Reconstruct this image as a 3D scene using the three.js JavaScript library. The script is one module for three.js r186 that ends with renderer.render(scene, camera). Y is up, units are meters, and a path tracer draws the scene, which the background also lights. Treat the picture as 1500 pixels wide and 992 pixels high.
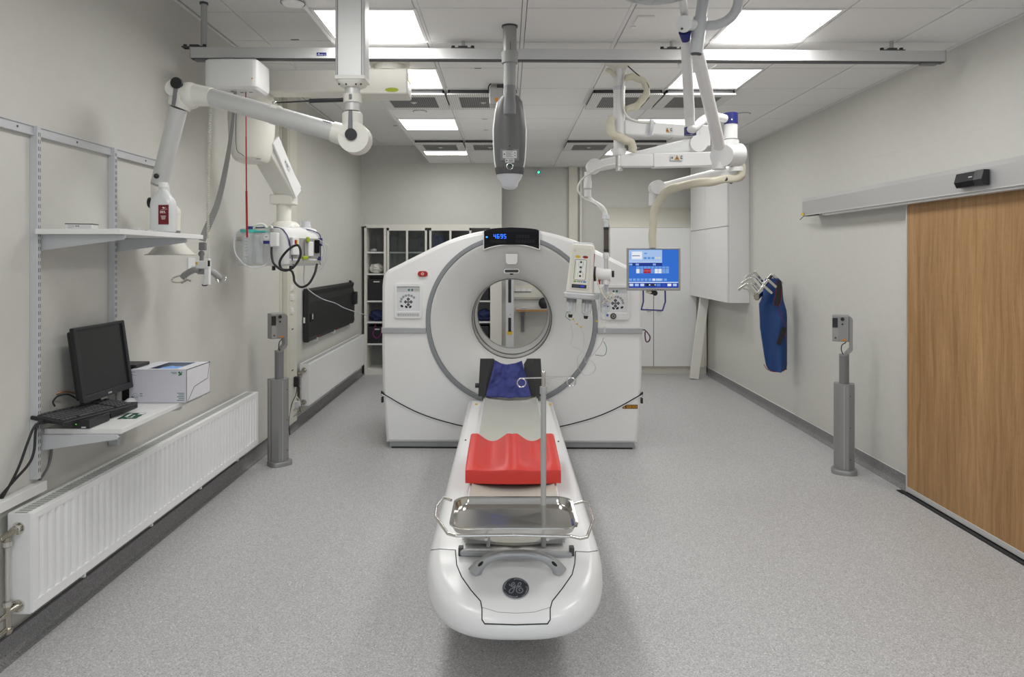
import * as THREE from 'three';
import { RoundedBoxGeometry } from 'three/addons/geometries/RoundedBoxGeometry.js';
import { mergeGeometries, mergeVertices, toCreasedNormals } from 'three/addons/utils/BufferGeometryUtils.js';
import { RectAreaLightUniformsLib } from 'three/addons/lights/RectAreaLightUniformsLib.js';
import { ImprovedNoise } from 'three/addons/math/ImprovedNoise.js';

// ---------------------------------------------------------------- camera, renderer, light
const scene = new THREE.Scene();
const EYE = 1.71;                                   // height of the lens above the floor
const camera = new THREE.PerspectiveCamera(2 * Math.atan(0.496) * 180 / Math.PI, 1500 / 992, 0.05, 60);
camera.position.set(0, EYE, 0);
camera.setViewOffset(1500, 992, 8, 118, 1500, 992); // shift lens: level camera, verticals stay upright
scene.add(camera);
const renderer = new THREE.WebGLRenderer({ antialias: true });
renderer.toneMapping = THREE.LinearToneMapping;
renderer.toneMappingExposure = 1.0;
renderer.shadowMap.enabled = true;
scene.background = new THREE.Color(0x000000);
RectAreaLightUniformsLib.init();
const PANEL_POWER = 12.6;                            // radiance of the ceiling panels
const WINDOW_POWER = 2.3;                            // lit window behind the camera
const PANEL_TINT = new THREE.Color().setRGB(1.0, 0.993, 0.972);

// ---------------------------------------------------------------- helpers
let seed = 7;
const rnd = () => { seed = (seed * 1664525 + 1013904223) >>> 0; return seed / 4294967296; };
const noise = new ImprovedNoise();
const V = (x, y, z) => new THREE.Vector3(x, y, z);
// a point of the room seen at (px,py) of a 1500x992 view at distance d from the lens plane
const at = (px, py, d) => V((px - 742) / 1000 * d, EYE - (py - 378) / 1000 * d, -d);
// the same, on a level plane at height h
const onLevel = (px, py, h) => at(px, py, (EYE - h) * 1000 / (py - 378));

const used = {};
function numbered(n) { if (!(n in used)) { used[n] = 0; return n; } used[n]++; return n + '_' + String(used[n]).padStart(3, '0'); }
const flat = (g) => { const h = g.index ? g.toNonIndexed() : g; for (const k of Object.keys(h.attributes)) if (!['position', 'normal', 'uv'].includes(k)) h.deleteAttribute(k); if (!h.attributes.uv) h.setAttribute('uv', new THREE.BufferAttribute(new Float32Array(h.attributes.position.count * 2), 2)); h.morphAttributes = {}; h.clearGroups(); return h; };
const join = (a) => { a = Array.isArray(a) ? a.flat(3) : [a]; return a.length === 1 ? flat(a[0]) : mergeGeometries(a.map(flat)); };
function boxUV(g) { // uv in metres, by the way each triangle faces
  g = flat(g); const p = g.attributes.position, u = g.attributes.uv, a = V(), b = V(), c = V(), n = V();
  for (let i = 0; i < p.count; i += 3) {
    a.fromBufferAttribute(p, i); b.fromBufferAttribute(p, i + 1); c.fromBufferAttribute(p, i + 2);
    n.copy(b).sub(a).cross(c.clone().sub(a)); const x = Math.abs(n.x), y = Math.abs(n.y), z = Math.abs(n.z);
    [a, b, c].forEach((q, k) => x > y && x > z ? u.setXY(i + k, q.z, q.y) : y > z ? u.setXY(i + k, q.x, q.z) : u.setXY(i + k, q.x, q.y));
  }
  return g;
}
function obj(name, geos, mat, parent = scene, label) {
  const m = new THREE.Mesh(join(geos), mat);
  m.name = parent === scene ? numbered(name) : name;
  m.castShadow = m.receiveShadow = true;
  if (label) m.userData.label = label;
  parent.add(m); return m;
}
function thing(name, label, category, pos = [0, 0, 0], turn = 0, group) {
  const g = new THREE.Group(); g.name = numbered(name); g.position.set(...pos); g.rotation.y = turn;
  g.userData = { label, category }; if (group) g.userData.group = group; scene.add(g); return g;
}
function tag(o, label, category, group) { o.userData.label = label; o.userData.category = category; if (group) o.userData.group = group; return o; }
function struct(name, geos, mat) { const m = obj(name, geos, mat); m.userData.kind = 'structure'; return m; }
function structGroup(name) { const g = new THREE.Group(); g.name = numbered(name); g.userData.kind = 'structure'; scene.add(g); return g; }
const box = (cx, cy, cz, w, h, d, r = 0) => (r ? new RoundedBoxGeometry(w, h, d, 2, Math.min(r, w / 2.01, h / 2.01, d / 2.01)) : new THREE.BoxGeometry(w, h, d)).translate(cx, cy, cz);
const span = (x0, x1, y0, y1, z0, z1, r = 0) => box((x0 + x1) / 2, (y0 + y1) / 2, (z0 + z1) / 2, Math.abs(x1 - x0), Math.abs(y1 - y0), Math.abs(z1 - z0), r);
function aim(g, a, b) { // geometry along +y, centred -> from a to b
  const d = b.clone().sub(a); const q = new THREE.Quaternion().setFromUnitVectors(V(0, 1, 0), d.clone().normalize());
  return g.applyQuaternion(q).translate((a.x + b.x) / 2, (a.y + b.y) / 2, (a.z + b.z) / 2);
}
const rod = (a, b, r0, r1 = r0, seg = 24) => aim(new THREE.CylinderGeometry(r1, r0, a.distanceTo(b), seg), a, b);
function bar(a, b, w, t, r = 0, up = V(0, 1, 0)) { // box bar from a to b: w across (level), t along the up side
  const z = b.clone().sub(a), L = z.length(); z.normalize(); const x = up.clone().cross(z).normalize(), y = z.clone().cross(x);
  const m = new THREE.Matrix4().makeBasis(x, y, z).setPosition(a.clone().add(b).multiplyScalar(.5));
  return box(0, 0, 0, w, t, L, r).applyMatrix4(m);
}
const tube = (pts, r, n = 40, seg = 10, closed = false, tension = .5) => new THREE.TubeGeometry(new THREE.CatmullRomCurve3(pts, closed, 'catmullrom', tension), n, r, seg, closed);
function pipe(pts, r, seg = 12) { // straight runs with ball joints
  const out = []; for (let i = 0; i + 1 < pts.length; i++) { out.push(rod(pts[i], pts[i + 1], r, r, seg)); if (i) out.push(new THREE.SphereGeometry(r, seg, 8).translate(pts[i].x, pts[i].y, pts[i].z)); } return out;
}
const ball = (c, r, sx = 1, sy = 1, sz = 1, seg = 20) => new THREE.SphereGeometry(r, seg, Math.round(seg * .6)).scale(sx, sy, sz).translate(c.x, c.y, c.z);
const ringG = (c, R, r, axis = 'z', seg = 28) => { const g = new THREE.TorusGeometry(R, r, 8, seg); if (axis === 'y') g.rotateX(Math.PI / 2); if (axis === 'x') g.rotateY(Math.PI / 2); return g.translate(c.x, c.y, c.z); };
const lathe = (pts, seg = 40) => new THREE.LatheGeometry(pts.map(([r, y]) => new THREE.Vector2(r, y)), seg);
function loft(rings, capA = true, capB = true, crease = .7) { // rings: arrays of Vector3, all of one length, closed round
  const N = rings[0].length, pos = [], idx = [];
  rings.forEach(r => r.forEach(p => pos.push(p.x, p.y, p.z)));
  for (let k = 0; k + 1 < rings.length; k++) for (let i = 0; i < N; i++) { const j = (i + 1) % N, a = k * N + i, b = k * N + j, c = a + N, d = b + N; idx.push(a, b, d, a, d, c); }
  const cap = (k, flip) => { const c = V(); rings[k].forEach(p => c.add(p)); c.multiplyScalar(1 / N); const ci = pos.length / 3; pos.push(c.x, c.y, c.z); for (let i = 0; i < N; i++) { const a = k * N + i, b = k * N + (i + 1) % N; flip ? idx.push(ci, a, b) : idx.push(ci, b, a); } };
  if (capA) cap(0, false); if (capB) cap(rings.length - 1, true);
  let g = new THREE.BufferGeometry(); g.setAttribute('position', new THREE.Float32BufferAttribute(pos, 3)); g.setIndex(idx);
  // outward: signed volume positive
  let vol = 0; const P = i => V(pos[i * 3], pos[i * 3 + 1], pos[i * 3 + 2]); for (let i = 0; i < idx.length; i += 3) vol += P(idx[i]).dot(P(idx[i + 1]).cross(P(idx[i + 2])));
  if (vol < 0) { for (let i = 0; i < idx.length; i += 3) { const t = idx[i]; idx[i] = idx[i + 1]; idx[i + 1] = t; } g.setIndex(idx); }
  g.computeVertexNormals(); return crease ? toCreasedNormals(g, crease) : g;
}
// level ring: superellipse of half sizes a (x), b (z)
const oval = (cx, y, cz, a, b, n = 2, N = 32) => Array.from({ length: N }, (_, i) => { const t = i / N * Math.PI * 2, c = Math.cos(t), s = Math.sin(t); return V(cx + a * Math.sign(c) * Math.abs(c) ** (2 / n), y, cz + b * Math.sign(s) * Math.abs(s) ** (2 / n)); });
function plate(pts, depth, bevel = 0, holes = []) { // outline in xy, thickness towards +z from 0
  const s = new THREE.Shape(pts.map(p => new THREE.Vector2(p[0], p[1]))); holes.forEach(h => s.holes.push(new THREE.Path(h.map(p => new THREE.Vector2(p[0], p[1])))));
  return new THREE.ExtrudeGeometry(s, { depth: depth - 2 * bevel, bevelEnabled: bevel > 0, bevelThickness: bevel, bevelSize: bevel, bevelOffset: -bevel, bevelSegments: 2, curveSegments: 12 }).translate(0, 0, bevel);
}
const circle2 = (cx, cy, r, n = 48, a0 = 0, a1 = Math.PI * 2) => Array.from({ length: n }, (_, i) => { const t = a0 + (a1 - a0) * i / n; return [cx + r * Math.cos(t), cy + r * Math.sin(t)]; });
const rrect = (w, h, r, n = 6) => { const o = []; [[1, 1, 0], [-1, 1, 1], [-1, -1, 2], [1, -1, 3]].forEach(([sx, sy, q]) => { for (let i = 0; i <= n; i++) { const t = (q + i / n) * Math.PI / 2; o.push([sx * (w / 2 - r) + r * Math.cos(t), sy * (h / 2 - r) + r * Math.sin(t)]); } }); return o; };

// ---------------------------------------------------------------- materials
const C = (r, g, b) => new THREE.Color().setRGB(r, g, b);
const std = (c, roughness = .5, metalness = 0, o = {}) => new THREE.MeshStandardMaterial({ color: c, roughness, metalness, ...o });
const phys = (c, roughness, o = {}) => new THREE.MeshPhysicalMaterial({ color: c, roughness, ...o });
function canvasTex(w, h, draw) { const c = document.createElement('canvas'); c.width = w; c.height = h; draw(c.getContext('2d'), w, h); const t = new THREE.CanvasTexture(c); t.colorSpace = THREE.SRGBColorSpace; t.anisotropy = 8; return t; }
function dataTex(n, fn, srgb = true) { const d = new Uint8Array(n * n * 4); for (let y = 0; y < n; y++) for (let x = 0; x < n; x++) { const v = fn(x, y), i = (y * n + x) * 4; d[i] = v[0]; d[i + 1] = v[1]; d[i + 2] = v[2]; d[i + 3] = 255; } const t = new THREE.DataTexture(d, n, n); t.wrapS = t.wrapT = THREE.RepeatWrapping; t.magFilter = THREE.LinearFilter; t.minFilter = THREE.LinearMipmapLinearFilter; t.generateMipmaps = true; if (srgb) t.colorSpace = THREE.SRGBColorSpace; t.needsUpdate = true; return t; }
const clampB = (v) => Math.max(0, Math.min(255, v));
// vinyl floor: fine mottled chips, 2 m per repeat
const chipField = (() => { const n = 1024, f = new Float32Array(n * n); for (let i = 0; i < n * n; i++) f[i] = rnd() - .5; const o = new Float32Array(n * n);
  for (let y = 0; y < n; y++) for (let x = 0; x < n; x++) { let s = 0; for (let dy = 0; dy < 3; dy++) for (let dx = 0; dx < 3; dx++) s += f[((y + dy) % n) * n + (x + dx) % n]; o[y * n + x] = s / 3; } return o; })();
const floorTex = dataTex(1024, (x, y) => { const k = chipField[y * 1024 + x]; const d = k < -.78 ? -34 : k > .8 ? 26 : 0; const v = 186 + k * 46 + d; return [clampB(v + 1), clampB(v), clampB(v + 1)]; });
floorTex.repeat.set(.62, .62);
const skirtTex = floorTex.clone(); skirtTex.repeat.set(.62, .62);
const wallTex = dataTex(512, (x, y) => { const k = chipField[y * 1024 + x] * 3 + noise.noise(x / 60, y / 60, 3) * 2; const v = 250 + k; return [clampB(v), clampB(v), clampB(v)]; }); wallTex.repeat.set(1.5, 1.5);
const tileTex = dataTex(512, (x, y) => { const k = chipField[y * 1024 + x]; const v = 250 + k * 8; return [clampB(v), clampB(v), clampB(v)]; }); tileTex.repeat.set(2, 2);
const woodTex = canvasTex(1024, 2048, (g, w, h) => {
  const px = g.createImageData(w, h); let bandV = [], b = 0; for (let x = 0; x < w; x++) { if (x % 11 === 0) b = b * .55 + (rnd() - .5) * 1.2; bandV.push(b); }
  const planks = [0, 150, 290, 470, 640, 820, 1024]; const tone = planks.map(() => (rnd() - .5) * 12);
  for (let y = 0; y < h; y++) for (let x = 0; x < w; x++) {
    let p = 0; while (x >= planks[p + 1]) p++;
    const xx = x + noise.noise(x / 90, y / 420, p * 7) * 26; const fine = noise.noise(xx / 2.2, y / 90, 1.5) * 9 + noise.noise(xx / 7, y / 300, 4) * 13 + noise.noise(xx / 30, y / 700, p * 3 + 9) * 14;
    const ring = Math.sin((xx + 40 * noise.noise(x / 120, y / 500, p)) / 9) * 3; const pore = noise.noise(x / 1.3, y / 40, 8) > .45 ? -14 : 0;
    const v = tone[p] + fine + ring + pore + bandV[x] * 5; const i = (y * w + x) * 4;
    px.data[i] = clampB(168 + v * 1.0); px.data[i + 1] = clampB(129 + v * .95); px.data[i + 2] = clampB(84 + v * .85); px.data[i + 3] = 255;
  } g.putImageData(px, 0, 0); });
woodTex.wrapS = woodTex.wrapT = THREE.RepeatWrapping; woodTex.repeat.set(1 / 1.3, 1 / 2.2);
const fineBump = dataTex(256, (x, y) => { const k = 128 + chipField[y * 1024 + x] * 110; return [clampB(k), clampB(k), clampB(k)]; }, false);
const brushTex = dataTex(256, (x, y) => { const k = 128 + noise.noise(x / 60, y * .9, 2) * 60; return [clampB(k), clampB(k), clampB(k)]; }, false); brushTex.repeat.set(3, 3);
const perfTex = dataTex(64, (x, y) => { const u = (x % 16) - 7.5, v = (y % 16) - 7.5; const in1 = u * u + v * v < 26; const k = in1 ? 10 : 128; return [k, k, k]; }); perfTex.repeat.set(14, 14);
const perfLight = dataTex(64, (x, y) => { const u = (x % 16) - 7.5, v = (y % 16) - 7.5; const in1 = u * u + v * v < 9; const k = in1 ? 90 : 226; return [k, k, k - 4]; }); perfLight.repeat.set(14, 14);

const M = {
  floor: std(0xffffff, .42, 0, { map: floorTex, bumpMap: fineBump, bumpScale: .0001 }),
  skirt: std(0xb4b4b4, .5, 0, { map: skirtTex }),
  wall: std(C(.665, .658, .61), .62, 0, { map: wallTex }),
  tile: std(C(.87, .865, .845), .85, 0, { map: tileTex }),
  tee: std(C(.84, .835, .815), .5),
  plenum: std(C(.22, .22, .21), .9),
  glow: std(0xffffff, .4, 0, { emissive: 0xffffff, emissiveIntensity: 1.25 }),
  white: std(C(.80, .80, .79), .38),
  warmWhite: std(C(.78, .765, .70), .42),
  cream: std(C(.70, .68, .60), .5),
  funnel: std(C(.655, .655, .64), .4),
  gantry: phys(C(.85, .85, .845), .34, { clearcoat: .25, clearcoatRoughness: .25 }),
  tableWhite: phys(C(.84, .84, .845), .28, { clearcoat: .35, clearcoatRoughness: .2 }),
  ringGrey: std(C(.25, .26, .275), .42),
  gap: std(C(.02, .02, .02), .8),
  plinth: std(C(.36, .37, .38), .5),
  alu: std(C(.66, .66, .655), .5, .45),
  aluPaint: std(C(.48, .48, .47), .42, .35),
  silverPaint: std(C(.46, .47, .48), .38, .4),
  steel: std(C(.66, .65, .63), .2, 1),
  steelTray: std(C(.62, .60, .57), .26, 1, { roughnessMap: brushTex }),
  chrome: std(C(.72, .70, .66), .12, 1),
  brass: std(C(.46, .43, .37), .2, 1),
  black: std(C(.016, .016, .018), .45),
  blackSoft: std(C(.022, .022, .023), .7),
  blackGloss: phys(C(.006, .006, .008), .3, { specularIntensity: .35 }),
  dark: std(C(.07, .07, .075), .5),
  greyPlastic: std(C(.34, .34, .335), .5),
  podGrey: std(C(.115, .115, .115), .38),
  midGrey: std(C(.19, .19, .195), .45),
  lightGrey: std(C(.58, .59, .61), .42),
  blueTrim: std(C(.02, .025, .17), .4),
  cradle: std(C(.53, .53, .47), .36),
  red: phys(C(.66, .035, .025), .42, { clearcoat: .15, clearcoatRoughness: .5 }),
  redDeep: std(C(.30, .005, .012), .45),
  blueCloth: std(C(.045, .055, .22), .85, 0, { bumpMap: fineBump, bumpScale: .0006 }),
  apron: std(C(.012, .055, .20), .62, 0, { bumpMap: fineBump, bumpScale: .0008 }),
  sleeve: std(C(.66, .62, .50), .8, 0, { bumpMap: fineBump, bumpScale: .0006 }),
  lime: std(C(.36, .44, .015), .5),
  yellow: std(C(.75, .48, .01), .5),
  orange: std(C(.7, .25, .01), .5),
  green: std(C(.005, .13, .05), .5),
  cyan: std(C(.08, .50, .46), .4),
  clearPlastic: phys(C(.92, .94, .95), .15, { transmission: .72, thickness: 0, ior: 1.4 }),
  glass: phys(C(.75, .78, .78), .03, { transmission: 1, thickness: 0, ior: 1.5 }),
  frosted: phys(C(.86, .88, .92), .45, { transmission: .35, thickness: 0 }),
  wood: std(0xffffff, .45, 0, { map: woodTex }),
  copper: std(C(.5, .24, .12), .4, .6),
  radiator: std(C(.88, .88, .88), .3),
  radGrille: std(C(.56, .56, .55), .45),
  purple: std(C(.12, .012, .085), .6),
  postMetal: std(C(.31, .31, .305), .42, .4),
  navy: std(C(.02, .03, .10), .8),
  paper: std(C(.78, .78, .76), .8),
  carton: std(C(.72, .72, .76), .6),
};
const print = (w, h, draw, rough = .5, o = {}) => std(0xffffff, rough, 0, { map: canvasTex(w, h, draw), ...o });

// ---------------------------------------------------------------- the room
const XL = -2.13, XR = 2.963, YC = 3.10, YL = 3.36, XE = -1.115, ZB = -10.42, ZS = -10.0, ZF = 3.0, XS = -0.07;
struct('floor', boxUV(span(XL - .2, XR + .2, -.1, 0, ZB - .2, ZF + .2)), M.floor);
struct('wall_left', boxUV(span(XL - .15, XL, -.1, YL + .1, ZB - .2, ZF + .2)), M.wall);
struct('wall_right', boxUV(span(XR, XR + .15, -.1, YL + .1, ZB - .2, ZF + .2)), M.wall);
struct('wall_back', boxUV(span(XL - .2, XR + .2, -.1, YL + .1, ZB - .15, ZB)), M.wall);
struct('wall_cupboards', boxUV(span(XL, XS, 2.17, YL + .05, ZS - .12, ZS)), M.wall);
struct('wall_front', boxUV(span(XL - .2, XR + .2, -.1, YL + .1, ZF, ZF + .15)), M.wall);
{ // boarded strip on the wall above the sliding door
  const m = struct('trim_1', boxUV(span(XR - .006, XR, .106, 2.52, -6.98, -2.6, .002)), M.wall);
  struct('trim_2', boxUV(span(XL, XL + .012, 0.1, YL, -6.42, -6.405)), M.cream);
}
// coved vinyl skirting
for (const [n, x, s, z0, z1] of [['baseboard_left', XL, 1, ZS, ZF], ['baseboard_right', XR, -1, ZB, -5.0]]) {
  const prof = [[0, 0], [.045, 0], [.032, .004], [.02, .012], [.010, .026], [.006, .045], [.006, .10], [0, .10]];
  const g = plate(prof.map(([a, b]) => [a * s, b]), Math.abs(z1 - z0)); g.translate(x, 0, Math.min(z0, z1)); struct(n, boxUV(g), M.skirt);
  struct('trim_3', span(x + s * .0005, x + s * .008, .10, .106, z0, z1), M.paper);
}
// ceiling: main field with its own level, and the higher strip along the wall with the radiators
const ceiling = structGroup('ceiling');
obj('slab', [span(XE, XR + .1, YC + .03, YC + .5, ZB, ZF), span(XL - .1, XE, YL + .03, YL + .24, ZB, ZF)], M.plenum, ceiling);
obj('bulkhead', boxUV(span(XE - .012, XE + .012, YC, YL + .04, ZB, ZF)), M.tile, ceiling);
const cols = [-1.1, -.5, .1, .7, 1.3, 1.9, 2.5, XR - .02], rows = []; for (let z = .2; z < 10.4; z += .6) rows.push(+z.toFixed(3));
const LIGHTS = [[-1.1, 3.8], [1.3, 3.8], [-1.1, 5.0], [1.3, 5.0], [-1.1, 6.8], [1.3, 6.8], [-1.1, 8.6], [1.3, 8.6], [-1.1, 2.0], [1.3, 2.0], [-1.1, .2], [1.3, .2], [-1.1, -1.6], [1.3, -1.6]];
const VENTS = [[-1.1, 5.6], [-.5, 5.6], [.7, 5.6], [1.3, 5.6], [-1.1, 8.0], [-.5, 8.0], [.7, 8.0], [1.3, 8.0]];
const taken = (x, z) => [...LIGHTS, ...VENTS].some(([a, b]) => Math.abs(a - x) < .05 && Math.abs(b - z) < .05);
const tileGeo = {}; const tileOf = (w, d) => tileGeo[w.toFixed(3) + d.toFixed(3)] ??= boxUV(box(0, .011, 0, w - .030, .022, d - .009, .003));
const lay = (x0, x1, z0, z1, y) => { const m = new THREE.Mesh(tileOf(x1 - x0, z1 - z0), M.tile); m.name = 'ceiling_tile'; m.castShadow = m.receiveShadow = true; m.position.set((x0 + x1) / 2, y, -(z0 + z1) / 2); ceiling.add(m); };
for (let i = 0; i + 1 < cols.length; i++) for (const z of rows) { const z1 = Math.min(z + .6, -ZB - .03); if (z >= 3.1 && !taken(cols[i], z)) lay(cols[i], cols[i + 1], z, z1, YC); }
obj('tee_bars', [cols.map(x => span(x - .0115, x + .0115, YC + .006, YC + .024, ZB, ZF)),
  span(-1.82 - .0115, -1.82 + .0115, YL + .006, YL + .024, ZB, -2.6)], M.tee, ceiling);
obj('edge_trim', [span(XR - .022, XR, YC - .002, YC + .01, ZB, ZF), span(XL, XL + .022, YL - .002, YL + .01, ZB, ZF), span(XE, XR, YC - .002, YC + .01, ZB, ZB + .022), span(XS, XS + .02, YC - .002, YC + .01, ZB, ZS), span(XE, XS, YC - .002, YC + .01, ZS, ZS + .02), span(XL, XE, YL - .002, YL + .01, ZS, ZS + .02)], M.tee, ceiling);
for (const [x0, x1] of [[XL + .02, -1.82], [-1.82, -1.2]]) for (let z = 2.786; z < 10; z += .6) lay(x0, x1, z, Math.min(z + .6, 10), YL);
{ const far = []; for (let k = -5; k <= 4; k++) { const z = .2 + .6 * k; for (let i = 0; i + 1 < cols.length; i++) if (!taken(cols[i], z)) far.push(span(cols[i] + .012, cols[i + 1] - .012, YC, YC + .022, -z - .004, -z - .596)); }
  far.push(span(XL + .02, -1.2, YL, YL + .022, -2.786, ZF)); const m = obj('ceiling_tiles', boxUV(join(far)), M.tile, ceiling); m.userData.kind = 'stuff'; }
{ // pressed slots in a few tiles
  const s = []; for (const [px, py] of [[432, 58], [700, 100], [710, 174.5], [712, 190.6], [579, 184]]) { const p = at(px, py, (YC - EYE) * 1000 / (378 - py)); s.push(box(p.x, YC - .0005, p.z, .05, .002, .012)); } obj('slot', s, M.gap, ceiling);
}
for (const [px, py, lab] of [[615, 163, 'just before the third light panel'], [1089, 166.5, 'near the wall with the sliding door'], [429, 4, 'beside the square lamp column']]) { const hh = YC - EYE, d = hh * 1000 / (378 - py), p = at(px, py, d); const t = thing('smoke_detector', 'small flush white disc in the ceiling, ' + lab, 'detector', [p.x, YC, p.z], 0, 'flush ceiling detectors'); obj('disc', rod(V(0, 0, 0), V(0, -.01, 0), .062, .055, 32), M.tee, t); obj('gap_ring', ringG(V(0, -.002, 0), .064, .003, 'y'), M.midGrey, t); }
// luminaires
const lampPlace = { '-1.1,3.8': 'nearest of the ones over the radiator side, behind the square column', '1.3,3.8': 'nearest of the ones on the sliding door side', '-1.1,5': 'partly behind the pendant box with the green sticker', '1.3,5': 'behind the white arms, between crossbeam and air vents', '-1.1,6.8': 'between the two rows of air vents, radiator side', '1.3,6.8': 'just above the upper white monitor arm', '-1.1,8.6': 'farthest one, above the cupboard wall', '1.3,8.6': 'farthest one, above the lower white monitor arm' };
const frameGeo = join([plate(rrect(.592, .592, .004), .02, 0, [rrect(.555, .555, .002)])]).rotateX(Math.PI / 2);
const diffGeo = new RoundedBoxGeometry(.556, .008, .556, 1, .002);
for (const [x, z] of LIGHTS) {
  const key = x + ',' + z, seen = lampPlace[key];
  const t = thing('ceiling_light', seen ? 'square glowing ceiling panel, ' + seen : 'square glowing ceiling panel behind the camera', 'light', [x + .3, YC, -(z + .3)], 0, seen ? 'square ceiling light panels' : 'ceiling panels behind the camera');
  const f = obj('frame', frameGeo.clone().translate(0, .016, 0), M.tee, t); obj('diffuser', diffGeo.clone().translate(0, .012, 0), M.glow, t);
  const l = new THREE.RectAreaLight(PANEL_TINT, PANEL_POWER, .55, .55); l.position.set(x + .3, YC + .003, -(z + .3)); l.lookAt(x + .3, 0, -(z + .3)); l.castShadow = true; l.name = 'panel_light'; scene.add(l);
}
// air vents: lowered square panels with a perforated centre
const ventPlace = { '-1.1,5.6': 'nearer row, right under the pendant box with green sticker', '-0.5,5.6': 'nearer row, half hidden by the dark grey pod', '0.7,5.6': 'nearer row, behind the thin white ceiling pole', '1.3,5.6': 'nearer row, behind the white lamp tubes', '-1.1,8': 'farther row, above the cupboards on the radiator side', '-0.5,8': 'farther row, half hidden by the dark grey pod', '0.7,8': 'farther row, beside the thin white ceiling pole', '1.3,8': 'farther row, behind the white monitor arms' };
for (const [x, z] of VENTS) {
  const t = thing('air_vent', 'square perforated ceiling air vent, ' + ventPlace[x + ',' + z], 'air vent', [x + .3, YC, -(z + .3)], 0, 'ceiling air vents');
  obj('panel', boxUV(join(plate(rrect(.58, .575, .006), .012, 0, [rrect(.40, .40, .002)]).rotateX(Math.PI / 2))), std(0xffffff, .5, 0, { map: perfLight }), t).position.y = -.036;
  obj('grille', boxUV(box(0, -.042, 0, .40, .006, .40)), std(0xffffff, .6, 0, { map: perfTex }), t);
  obj('knob', [new THREE.CylinderGeometry(.012, .012, .012, 16).translate(0, -.05, 0), box(0, -.048, 0, .05, .006, .012)], M.tee, t);
  obj('housing', [span(-.28, .28, -.036, .03, -.28, -.27), span(-.28, .28, -.036, .03, .262, .272), span(-.28, -.27, -.036, .03, -.28, .272), span(.27, .28, -.036, .03, -.28, .272)], M.dark, t);
  obj('frame', join(plate(rrect(.598, .598, .004), .008, 0, [rrect(.566, .566, .002)])).rotateX(Math.PI / 2).translate(0, .002, 0), M.tee, t);
}
{ // lit window of the control room in the wall behind the camera: the cool light on the table nose comes from it
  const w = structGroup('window_1'); obj('window_frame', [span(-.75, 1.35, .95, 1.0, ZF - .03, ZF, .004), span(-.75, 1.35, 2.1, 2.15, ZF - .03, ZF, .004), span(-.75, -.7, .95, 2.15, ZF - .03, ZF, .004), span(1.3, 1.35, .95, 2.15, ZF - .03, ZF, .004)], M.aluPaint, w);
  obj('lit_pane', span(-.7, 1.3, 1.0, 2.1, ZF - .012, ZF - .004), std(C(.1, .1, .1), .1, 0, { emissive: C(.72, .84, 1), emissiveIntensity: 1.2 }), w);
  const l = new THREE.RectAreaLight(C(.72, .84, 1), WINDOW_POWER, 2.0, 1.1); l.position.set(.3, 1.55, ZF - .035); l.lookAt(.3, 1.55, -5); l.castShadow = true; l.name = 'window_light'; scene.add(l);
}
// sliding door and its drive
{
  const d = structGroup('door_1'); const x = XR - .062;
  obj('leaf', boxUV(span(x, x + .04, .05, 2.13, -4.94, -2.9, .002)), M.wood, d);
  for (const z of [-4.955, -2.9]) obj('edge_strip', [span(x - .003, x + .042, .02, 2.13, z, z + .015)], M.alu, d);
  obj('kick_strip', [span(x - .004, x + .042, .018, .055, -4.955, -2.9, .002)], M.alu, d);
  obj('floor_guide', [span(x - .03, x - .004, 0, .012, -4.99, -2.9), span(x - .035, x + .01, 0, .006, -5.02, -4.94)], M.black, d);
  obj('seal', [span(x + .002, x + .03, .002, .018, -4.955, -2.9)], M.black, d);
  const t = thing('door_track_cover', 'long grey metal cover of the sliding door drive', 'door track', [XR - .06, 2.19, -4.5]);
  const g = plate([[-.10, -.075], [-.10, .05], [-.085, .08], [.06, .08], [.06, -.075]], 3.9).translate(0, 0, -1.96); obj('cover', g, std(C(.50, .50, .50), .4, .3), t);
  obj('end_cap', plate([[-.10, -.075], [-.10, .05], [-.085, .08], [.06, .08], [.06, -.075]], .006).translate(0, 0, -1.967), M.aluPaint, t);
  obj('lower_rail', [span(-.085, -.02, -.098, -.076, -1.6, 1.9), span(-.10, -.085, -.082, -.075, -1.95, 1.9)], M.alu, t);
  obj('hazard_tag', box(-.105, -.066, -1.945, .006, .022, .05), M.yellow, t, 'yellow hazard tag'); obj('cable_end', [rod(V(-.09, -.08, -1.95), V(.0, -.1, -2.25), .004), span(-.09, -.04, -.088, -.078, -1.95, -1.75)], M.dark, t);
  const s = thing('motion_sensor', 'black wedge-shaped motion sensor on the door track cover', 'sensor', [XR - .165, 2.18, -4.08]);
  obj('body', plate([[0, -.042], [-.03, -.042], [-.045, -.01], [-.03, .044], [0, .044]], .25, .004).translate(0, 0, -.125), M.blackGloss, s); obj('lens_end', plate([[0, -.044], [-.033, -.044], [-.048, -.01], [-.033, .046], [0, .046]], .075, .003).translate(0, 0, .051), M.black, s);
  obj('print', box(-.04, .012, .02, .004, .006, .03), M.lightGrey, s);
}

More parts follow.
